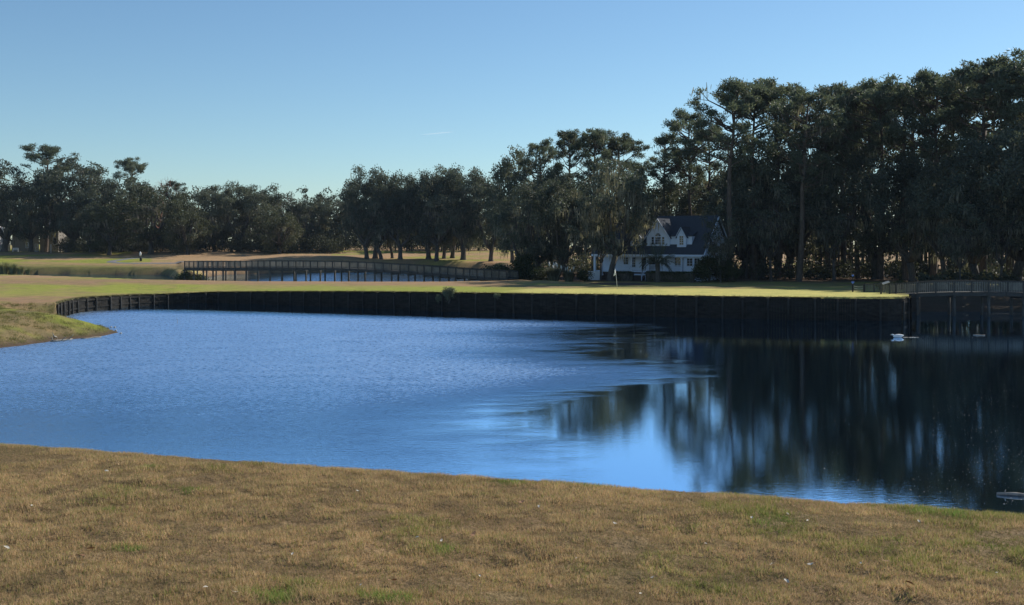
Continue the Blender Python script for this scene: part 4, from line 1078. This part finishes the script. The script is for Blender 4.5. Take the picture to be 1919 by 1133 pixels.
# things on the porch
def hloc(x, y, z): 
    c, s = math.cos(-PHI), math.sin(-PHI); return (hp[0]+c*x-s*y, hp[1]+s*x+c*y, z)
def rocker(x, y, label):
    r = empty('rocking_chair', hloc(x, y, FLR), -PHI, label, 'chair', 'dark chairs on the porch')
    m_ = MB(); m_.box(-.26,.26,-.25,.25,.40,.44); m_.build('seat', M['darkpaint'], r)
    m_ = MB()
    for i in range(5): m_.beam((-.22+.11*i,.24,.44),(-.22+.11*i,.42,1.12),.05,.02,(0,1,0))
    m_.beam((-.26,.43,1.14),(.26,.43,1.14),.04,.08); m_.build('backrest', M['darkpaint'], r)
    for sx_ in (-.25,.25):
        m_ = MB(); m_.tube([(sx_,-.45,.10),(sx_,-.2,.035),(sx_,.1,.03),(sx_,.45,.10)], .02, 5); m_.build('rocker', M['darkpaint'], r)
        m_ = MB(); m_.beam((sx_,-.22,.04),(sx_,-.22,.62),.04,.04); m_.build('leg', M['darkpaint'], r)
        m_ = MB(); m_.beam((sx_,.22,.05),(sx_,.25,.62),.04,.04); m_.build('leg', M['darkpaint'], r)
        m_ = MB(); m_.box(sx_-.035,sx_+.035,-.28,.3,.62,.65); m_.build('armrest', M['darkpaint'], r)
rocker(-7.6, 1.0, 'dark rocking chair on the porch beside the entrance steps')
# low white side wall by the house
sw2 = empty('garden_wall', (*P(1102,154)[:2], 1.7), 0, 'low white garden wall beside the porch columns', 'wall')
m_ = MB(); m_.box(0,2.0,-.12,.12,-.4,1.25); m_.build('wall', M['white'], sw2); m_ = MB(); m_.box(-.05,2.05,-.17,.17,1.253,1.33); m_.build('coping', M['white'], sw2)

# ------------------------------------------------------------------ tan house behind the far trees
hb = P(24, 307); hz_ = height(hb[0], hb[1]).item()
th = empty('tan_house', (hb[0], hb[1], hz_), 0.12, 'tan stucco house with a dark roof half hidden by mossy oaks', 'house')
m_ = MB()
m_.poly([(-.2,0,-.5),(7.2,0,-.5),(7.2,0,8.2),(4.9,0,8.0),(3.0,0,6.1),(-.2,0,6.1)]); m_.poly([(-.2,10,-.5),(-.2,0,-.5),(-.2,0,6.1),(-.2,10,6.1)])
m_.box(7.22,12.3,.8,10,-.5,6.9); m_.build('wall', M['tan'], th)
m_ = MB(); slab(m_, [(-.8,-.4,6.1),(3.1,-.4,6.1),(5.0,-.4,8.05),(7.0,4.5,10.2),(3.0,5,10.2)],.15); slab(m_, [(5.0,-.4,8.05),(8,-.4,8.4),(13,.4,7.0),(12.7,5,9.6),(7,4.5,10.2)],.15)
m_.build('roof', M['roof'], th)
m_ = MB(); m_.box(-.6,3.0,-.15,.0,1.9,3.0); m_.build('band', M['tan'], th)
window(8.6,9.4,1.0,2.6,.8,2,3,th); window(10.9,11.9,2.2,5.8,.8,1,2,th); window(6.2,6.9,.2,2.2,-.0,1,2,th); window(3.6,4.3,1.2,2.6,-.0,2,2,th)
# white house slice at the photo edge
hb2 = P(-24, 310); h2z = height(hb2[0], hb2[1]).item()
wh = empty('neighbour_house', (hb2[0], hb2[1], h2z), 0, 'pale blue white house showing only its corner at the photo edge', 'house')
m_ = MB(); m_.box(-8,2.9,0,8,-.5,7.2); m_.build('wall', M['white'], wh)
m_ = MB(); slab(m_, [(-8.4,-.4,7.2),(3.2,-.4,7.2),(3.2,4,9.5),(-8.4,4,9.5)]); slab(m_, [(-8.4,4,9.5),(3.2,4,9.5),(3.2,8.4,7.2),(-8.4,8.4,7.2)]); m_.build('roof', M['roof'], wh)
window(.6,1.8,2.4,4.2,0,2,2,wh)
# white garden bench
q = P(29, 296); gz = height(q[0], q[1]).item()
gb = empty('garden_bench', (q[0], q[1], gz), .2, 'white garden bench in the shade before the tan house', 'bench')
m_ = MB(); m_.box(-.75,.75,-.25,.25,.42,.48); m_.build('seat', M['white'], gb)
m_ = MB(); m_.box(-.75,.75,.22,.27,.62,.72); m_.box(-.75,.75,.24,.29,.9,1.05); m_.build('backrest', M['white'], gb)
for sx_ in (-.68,.68):
    for y in (-.2,.24): m_ = MB(); m_.box(sx_-.04,sx_+.04,y-.03,y+.03,-.05,1.05 if y > 0 else .62); m_.build('leg', M['white'], gb)
q = P(95.5, 292); gz = height(q[0], q[1]).item()
mp_ = empty('marker_post', (q[0], q[1], gz), 0, 'thin white marker post before the mossy trees by the tan house', 'post')
m_ = MB(); m_.tube([(0,0,-.2),(0,0,2.35)], [.07,.06], 8); m_.build('shaft', M['white'], mp_); m_ = MB(); m_.tube([(0,0,2.35),(0,0,2.45)], [.08,.03], 8); m_.build('cap', M['white'], mp_)

# ------------------------------------------------------------------ golf course furniture
q = P(263, 258); gz = height(q[0], q[1]).item()
bw = empty('ball_washer', (q[0], q[1], gz), 0, 'ball washer with white top on a dark post and black bin by the cart path', 'ball washer')
m_ = MB(); m_.tube([(0,0,-.2),(0,0,1.35)], .07, 8); m_.build('post', M['darkpaint'], bw)
m_ = MB(); m_.tube([(0,0,1.25),(0,0,1.35),(0,0,1.95),(0,0,2.1),(0,0,2.3)], [.10,.22,.24,.14,.06], 12); m_.build('head', M['white'], bw)
m_ = MB(); m_.tube([(.12,0,-.05),(.12,0,.75),(.12,0,.85)], [.27,.30,.25], 12); bo = m_.build('bin', M['darkpaint'], bw)
q = P(765, 263); gz = height(q[0], q[1]).item()
lb = empty('litter_bin', (q[0], q[1], gz), 0, 'small dark litter bin standing in the gap between the waterside oaks', 'bin')
m_ = MB(); m_.tube([(0,0,-.1),(0,0,.95)], [.24,.28], 12); m_.build('body', M['darkpaint'], lb); m_ = MB(); m_.tube([(0,0,.953),(0,0,1.08),(0,0,1.16)], [.31,.28,.08], 12); m_.build('lid', M['darkpaint'], lb)

# cart path
def ribbon(name, pts, w, mat, lift=.03):
    W = np.array([P(u, d) for u, d in pts]); n = 60; tt = np.linspace(0, len(W)-1, n); c = np.stack([np.interp(tt, range(len(W)), W[:, i]) for i in range(3)], -1)
    d = np.gradient(c, axis=0); d /= np.linalg.norm(d, axis=1, keepdims=True); nn = np.stack([d[:,1], -d[:,0], 0*d[:,0]], -1)
    X = np.stack([c+nn*w*k for k in (-.5,-.25,0,.25,.5)], 1); X[..., 2] = height(X[...,0].ravel(), X[...,1].ravel()).reshape(X.shape[:2])+lift
    X[:, [0,-1], 2] -= .1
    return tag(link(name, grid_mesh(name, X, mat)), kind='structure')
ribbon('cart_path', [(400,249),(330,250.5),(270,251.5),(225,253),(207,256),(212,259.5),(235,264),(262,268),(290,271)], 2.3, M['path'], .09)

# mulch bed
q = P(1165,137.5); n = 40
X = np.zeros((8, n+1, 3))
for i, rr in enumerate(np.linspace(0,1,8)):
    for j in range(n+1):
        a = 2*math.pi*j/n; w = 1+.12*math.sin(a*3)+.08*math.cos(a*5)
        x, y = q[0]+math.cos(a)*4.2*rr*w, q[1]+math.sin(a)*3.4*rr*w; X[i, j] = (x, y, height(x, y).item()+.16*(1-rr**2)+.03-(.08 if i == 7 else 0))
tag(link('mulch_bed', grid_mesh('mulch_bed', X, M['mulch'])), kind='structure')

# flagstick
q = P(1157, 118); gz = height(q[0], q[1]).item(); tp = P(1153.2, 118, zof(503,118))
fs = empty('flagstick', (q[0], q[1], gz), 0, 'golf flagstick with a limp white flag on the putting green', 'golf flag')
tv = tp-np.array([q[0], q[1], gz])
m_ = MB(); m_.tube([(0,0,-.1), tv*.5, tv], [.022,.02,.017], 8); m_.build('pole', M['white'], fs)
m_ = MB(); X = []
for i in range(9):
    for j in range(5):
        s_ = j/4; z = tv[2]-.04-.62*i/8; X.append((tv[0]*(z/tv[2])-.02-.20*s_*(1-.25*math.sin(i*.7))*(1-.4*(1-i/8)), .05*math.sin(s_*7+i*.5), z-.18*s_))
m_.v = X
for i in range(8):
    for j in range(4): m_.f.append((i*5+j, i*5+j+1, i*5+j+6, i*5+j+5)); m_.sm.append(True)
fo = m_.build('flag', M['cloth'], fs)
md = fo.modifiers.new('thickness', 'SOLIDIFY'); md.thickness = .006
m_ = MB(); m_.tube([(0,0,.004),(0,0,.008)], [.06,.06], 16); m_.build('cup', M['darkpaint'], fs)

# blue diamond signs, rope, slanted board by the bridge entrance
q = P(1598, 111); gz = height(q[0], q[1]).item()
sp = empty('sign_post', (q[0], q[1], gz), 0, 'dark post carrying two small blue diamond signs one above the other', 'sign')
zl = zof(529,111)-gz; zu = zof(516,111)-gz
m_ = MB(); m_.tube([(0,0.02,-.2),(0,0.02,zu+.1)], .035, 8); m_.build('post', M['darkpaint'], sp)
for z, sc in ((zl,1.0),(zu,.8)):
    m_ = MB(); pts = [(-.19*sc,.06*sc),(-.1*sc,.11*sc),(.1*sc,.11*sc),(.19*sc,.06*sc),(0,-.16*sc)]
    fr_ = [(x,-.035,z+y) for x, y in pts]; bk = [(x,-.015,z+y) for x, y in pts]; m_.poly(fr_[::-1]); m_.poly(bk)
    for i in range(5): m_.poly([fr_[i], fr_[(i+1) % 5], bk[(i+1) % 5], bk[i]])
    m_.build('sign_plate', M['bluepaint'], sp)
q1, q2 = P(1598,109.8), P(1619,109.2); z1 = height(q1[0], q1[1]).item()
rp = empty('rope_barrier', (q1[0], q1[1], z1), 0, 'two sagging pale ropes between dark posts beside the blue signs', 'rope barrier')
dv = q2-q1
for k in (0, 1): m_ = MB(); m_.beam(dv*k+np.array([0,0,-.2]), dv*k+np.array([0,0,.75]), .13, .13); m_.build('post', M['darkpaint'], rp)
for zt in (.66,.44): m_ = MB(); m_.tube([dv*t+np.array([0,0,zt-.14*math.sin(math.pi*t)]) for t in np.linspace(0,1,9)], .022, 5); m_.build('rope', M['rope'], rp)
q = P(1659, 104.5); gz = height(q[0], q[1]).item()
ib = empty('slanted_board', (q[0], q[1], gz), 0, 'pale slanted board between dark posts at the bridge entrance', 'notice board')
for k in (-.42,.42): m_ = MB(); m_.box(k-.07,k+.07,-.05,.05,-.2,1.15 if k < 0 else 1.3); m_.build('post', M['bridgewood'], ib)
m_ = MB(); m_.beam((-.34,-.1,1.0),(.34,-.1,1.22),.30,.05,(0,-.5,1)); m_.build('board', M['rope'], ib)
# low picket fence run leading to the bridge
fa, fb = P(1620,110), P(1657,108.2); z1 = 1.95
pf = empty('picket_fence', (fa[0], fa[1], z1), 0, 'short run of open pickets before the bridge entrance', 'fence'); dv = fb-fa
for k in (0,.5,1): m_ = MB(); m_.beam(dv*k+np.array([0,0,-.3]), dv*k+np.array([0,0,1.0+.15*k]), .12, .12); m_.build('post', M['bridgewood'], pf)
for z in (.15,.9): m_ = MB(); m_.beam(np.array([0,0,z]), dv+np.array([0,0,z+.12]), .05, .08); m_.build('rail', M['bridgewood'], pf)
for i in range(13): t = (i+.5)/13; m_ = MB(); m_.beam(dv*t+np.array([0,-.05,.08]), dv*t+np.array([0,-.05,.92+.12*t]), .05, .03); m_.build('picket', M['picketwood'], pf)

# ------------------------------------------------------------------ on and by the water
def log(name, a, b, r, label, cat='log', twigs=()):
    a, b = np.array(a, float), np.array(b, float); root = empty(name, a, 0, label, cat)
    m_ = MB(); d = b-a; m_.tube([(0,0,0), d*.3+rng.normal(0,.02,3), d*.65+rng.normal(0,.02,3), d], [r*.8,r,r*.9,r*.5], 8); m_.build('stem', M['drift'], root)
    for t, v in twigs: m_ = MB(); m_.tube([d*t, d*t+np.array(v)*.6+rng.normal(0,.01,3), d*t+np.array(v)], [r*.5,r*.35,r*.15], 5); m_.build('twig', M['drift'], root)
log('driftwood', P(1868,30.1,.03), P(1990,29.6,.04), .05, 'pale driftwood log floating where the near bank meets the photo edge', twigs=[(.12,(.04,0,.13)),(.5,(.1,.05,.06))])
log('driftwood', P(1824,82.2,.02), P(1846,82,.03), .05, 'thin pale floating stick on the dark water below the bridge', 'stick')
log('driftwood', P(95,76.6,.05), P(136,77.9,.10), .07, 'pale fallen branch lying along the water edge of the grassy bank', 'branch', [(.1,(-.1,0,.35)),(.5,(.35,0,.25)),(.85,(.3,0,.35))])
log('driftwood', P(100,77.6,.35), P(106,78,.25), .06, 'short forked pale branch above the fallen branch on the bank', 'branch', [(.1,(-.1,.0,.30)),(.9,(.12,0,-.2))])
log('driftwood', P(152,79,.03), P(190,80.3,.04), .05, 'flat bleached plank at the tip of the grassy bank', 'plank')
log('twig_in_water', P(332.5,94.2,-.3), P(331,94.2,.52), .018, 'single thin twig standing up out of the blue water', 'twig')
for i, (u, v) in enumerate([(208,610.5),(215,611),(217,617.5),(226,622)]):
    D = (CH-.15)*F/(v-HZ); q = P(u, D); z = height(q[0], q[1]).item()
    m_ = MB(); k = 6; m_.tube([(-.09,0,0),(-.03,.01,.05),(.05,0,.05),(.1,0,.01)], [.02,.06,.06,.02], k)
    o = m_.build('pale_stone', M['foam'], None, (q[0], q[1], max(z,0)+.02)); tag(o, 'small white shell like stone on the tip of the grassy bank', 'stone', 'white stones on the bank tip')
# white bird with its wake
q = P(1683, 80.2)
bd = empty('waterbird', (q[0], q[1], 0), 0, 'white waterbird low on the dark water trailing a thin wake', 'bird')
m_ = MB(); m_.tube([(-.36,0,.06),(-.28,0,.09),(-.1,0,.10),(.15,0,.11),(.32,0,.14),(.42,0,.17)], [.02,.09,.15,.15,.08,.02], 12)
m_.tube([(-.26,0,.12),(-.36,0,.20),(-.42,0,.22),(-.50,0,.21)], [.06,.05,.055,.03], 10); m_.build('body', M['feather'], bd)
m_ = MB(); m_.tube([(-.50,0,.21),(-.60,0,.19)], [.022,.006], 6); m_.build('bill', M['rope'], bd)
for sy in (-1, 1):
    m_ = MB(); m_.tube([(-.16,sy*.12,.16),(.1,sy*.14,.19),(.38,sy*.07,.19)], [.03,.06,.015], 8); m_.build('wing', M['feather'], bd)
Vw, n = [], 150
for i in range(n):
    t = rng.random()**1.4; x = .40+1.15*t; y = rng.normal(0,.04+.12*t); s_ = .035*(1-.6*t)*rng.uniform(.5,1.4); c = np.array([q[0]+x, q[1]+y, .012]); a = rng.random()*6.3
    Vw.append([c+np.array([math.cos(a+k*2.1)*s_*1.6, math.sin(a+k*2.1)*s_*1.6, .012*(k == 1)]) for k in range(3)])
tag(link('wake', fast_mesh('wake', np.array(Vw), 3, M['foam'])), 'thin line of foam behind the white waterbird', 'wake', kind='stuff')
# small pale flecks imitating sun glitter in the calm corner
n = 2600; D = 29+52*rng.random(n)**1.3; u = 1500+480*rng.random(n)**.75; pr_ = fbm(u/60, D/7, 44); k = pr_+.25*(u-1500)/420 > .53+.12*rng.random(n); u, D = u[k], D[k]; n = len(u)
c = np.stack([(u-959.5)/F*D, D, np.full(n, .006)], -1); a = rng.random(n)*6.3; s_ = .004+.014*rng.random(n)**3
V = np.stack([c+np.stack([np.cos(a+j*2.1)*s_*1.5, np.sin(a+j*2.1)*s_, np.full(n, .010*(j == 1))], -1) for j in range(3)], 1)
tag(link('glint_flecks', fast_mesh('glint_flecks', V, 3, M['foam'])), 'pale flecks standing in for sun glints on the dark calm water', 'flecks', kind='stuff')

# dead leaves on the near turf
lm = []
for k in range(3):
    m_ = MB(); pts = []
    for i in range(8):
        a = 2*math.pi*i/8; pts.append((math.cos(a)*(1+.3*math.cos(2*a)), math.sin(a)*.6, .35*math.cos(a+k)**2))
    for i in range(8): m_.poly([(0,0,0.05), pts[i], pts[(i+1) % 8]])
    lm.append([m_.mesh('fallen_leaf', M['leafpale']), None]); lm[-1][1] = lm[-1][0].copy(); lm[-1][1].materials[0] = M['leafbrown']
def fore_at(u, v):
    D = 4.5
    for _ in range(40):
        x = (u-959.5)/F*D; z = fore_h(np.array([x]), np.array([D]))[0]; D = D+.5*((CH-z)*F/(v-HZ)-D)
    return x, D, z
spots = [(133,933),(60,956),(12,1036),(535,876),(548,1048),(385,1112),(441,1121),(677,1107),(781,1017),(827,1023),(899,1090),(1010,958),(1152,990),(1082,1056),(1113,1059),(1223,1093),(1323,1029),(1409,979),(1448,1067),(1447,1068),(1474,1100),(1519,1068),(1613,1066),(1722,986),(1791,961),(1476,972),(1514,985),(1869,1084),(1201,1124),(1268,1123),(670,928),(860,915),(1490,945),(65,1020),(200,890),(340,958)]
for i, (u, v) in enumerate(spots):
    x, y, z = fore_at(u, v); s_ = R.uniform(.007,.014)
    o = link('fallen_leaf', lm[i % 3][0], None, (x, y, z+.030), (R.uniform(-.5,.5), R.uniform(-.5,.5), R.uniform(0,6.3)), (s_, s_, s_))
    tag(o, 'small pale dead leaf lying in the brown near turf', 'leaf', 'pale leaves scattered on the near turf')
for i, (u, v) in enumerate([(887,1012),(168,1040),(150,1053),(977,950),(1030,1110),(1705,1106),(1660,1063),(735,1100)]):
    x, y, z = fore_at(u, v); s_ = R.uniform(.014,.024)
    o = link('brown_leaf', lm[i % 3][1], None, (x, y, z+.032), (R.uniform(-.5,.5), R.uniform(-.5,.5), R.uniform(0,6.3)), (s_, s_, s_))
    tag(o, 'curled brown dead leaf lying in the near turf', 'leaf', 'brown leaves scattered on the near turf')

# ------------------------------------------------------------------ sky: flying bird, contrail
q = P(941, 200, zof(310,200)); fb_ = empty('flying_bird', q, .4, 'dark bird gliding against the sky above the waterside oaks', 'bird')
m_ = MB(); m_.tube([(-.28,0,0),(-.1,0,.01),(.12,0,.01),(.34,0,0)], [.02,.07,.06,.015], 8); m_.build('body', M['darkbird'], fb_)
for sy in (-1, 1):
    m_ = MB(); m_.poly([(-.12,sy*.05,.02),(.10,sy*.05,.02),(.10,sy*.35,.16),(.02,sy*.72,.10),(-.08,sy*.36,.17)]); w_ = m_.build('wing', M['darkbird'], fb_); w_.modifiers.new('thickness','SOLIDIFY').thickness = .02
m, nt, out = new_mat('ice_cloud'); L = nt.links
d_ = N(nt, 'ShaderNodeBsdfDiffuse'); d_.inputs[0].default_value = (.8,.8,.8,1); t_ = N(nt, 'ShaderNodeBsdfTransparent'); tl = N(nt, 'ShaderNodeBsdfTranslucent'); tl.inputs[0].default_value = (.96,.96,.96,1)
ad = N(nt, 'ShaderNodeMixShader', Fac=.95); L.new(d_.outputs[0], ad.inputs[1]); L.new(tl.outputs[0], ad.inputs[2])
mx = N(nt, 'ShaderNodeMixShader', Fac=.25); L.new(t_.outputs[0], mx.inputs[1]); L.new(ad.outputs[0], mx.inputs[2]); L.new(mx.outputs[0], out.inputs[0])
c0, c1 = P(792,6000,zof(252,6000)), P(850,6000,zof(246.5,6000)); m_ = MB(); X = []
for t in np.linspace(0,1,13):
    c = lerp(c0, c1, t)-c0; w = 30*math.sin(math.pi*min(1,t*.9+.08))**.7*(.6+.4*t); X.append((c+[0,-w,0], c+[0,w,0]))
for a_, b_ in zip(X[:-1], X[1:]): m_.poly([a_[0], b_[0], b_[1], a_[1]])
tag(m_.build('contrail', m, None, c0), 'short faint white contrail in the clear sky', 'contrail', kind='stuff')

# ------------------------------------------------------------------ thin winter haze
m, nt, out = new_mat('haze'); v = N(nt, 'ShaderNodeVolumePrincipled'); v.inputs['Color'].default_value = (.62,.80,1.0,1); v.inputs['Density'].default_value = 6.5e-5; v.inputs['Anisotropy'].default_value = 0.0
nt.links.new(v.outputs[0], out.inputs['Volume'])
hz = MB().box(-1900,1900,-60,1750,-2.5,46).build('haze', m); tag(hz, 'thin bluish haze in the air over the course', 'haze', kind='stuff')
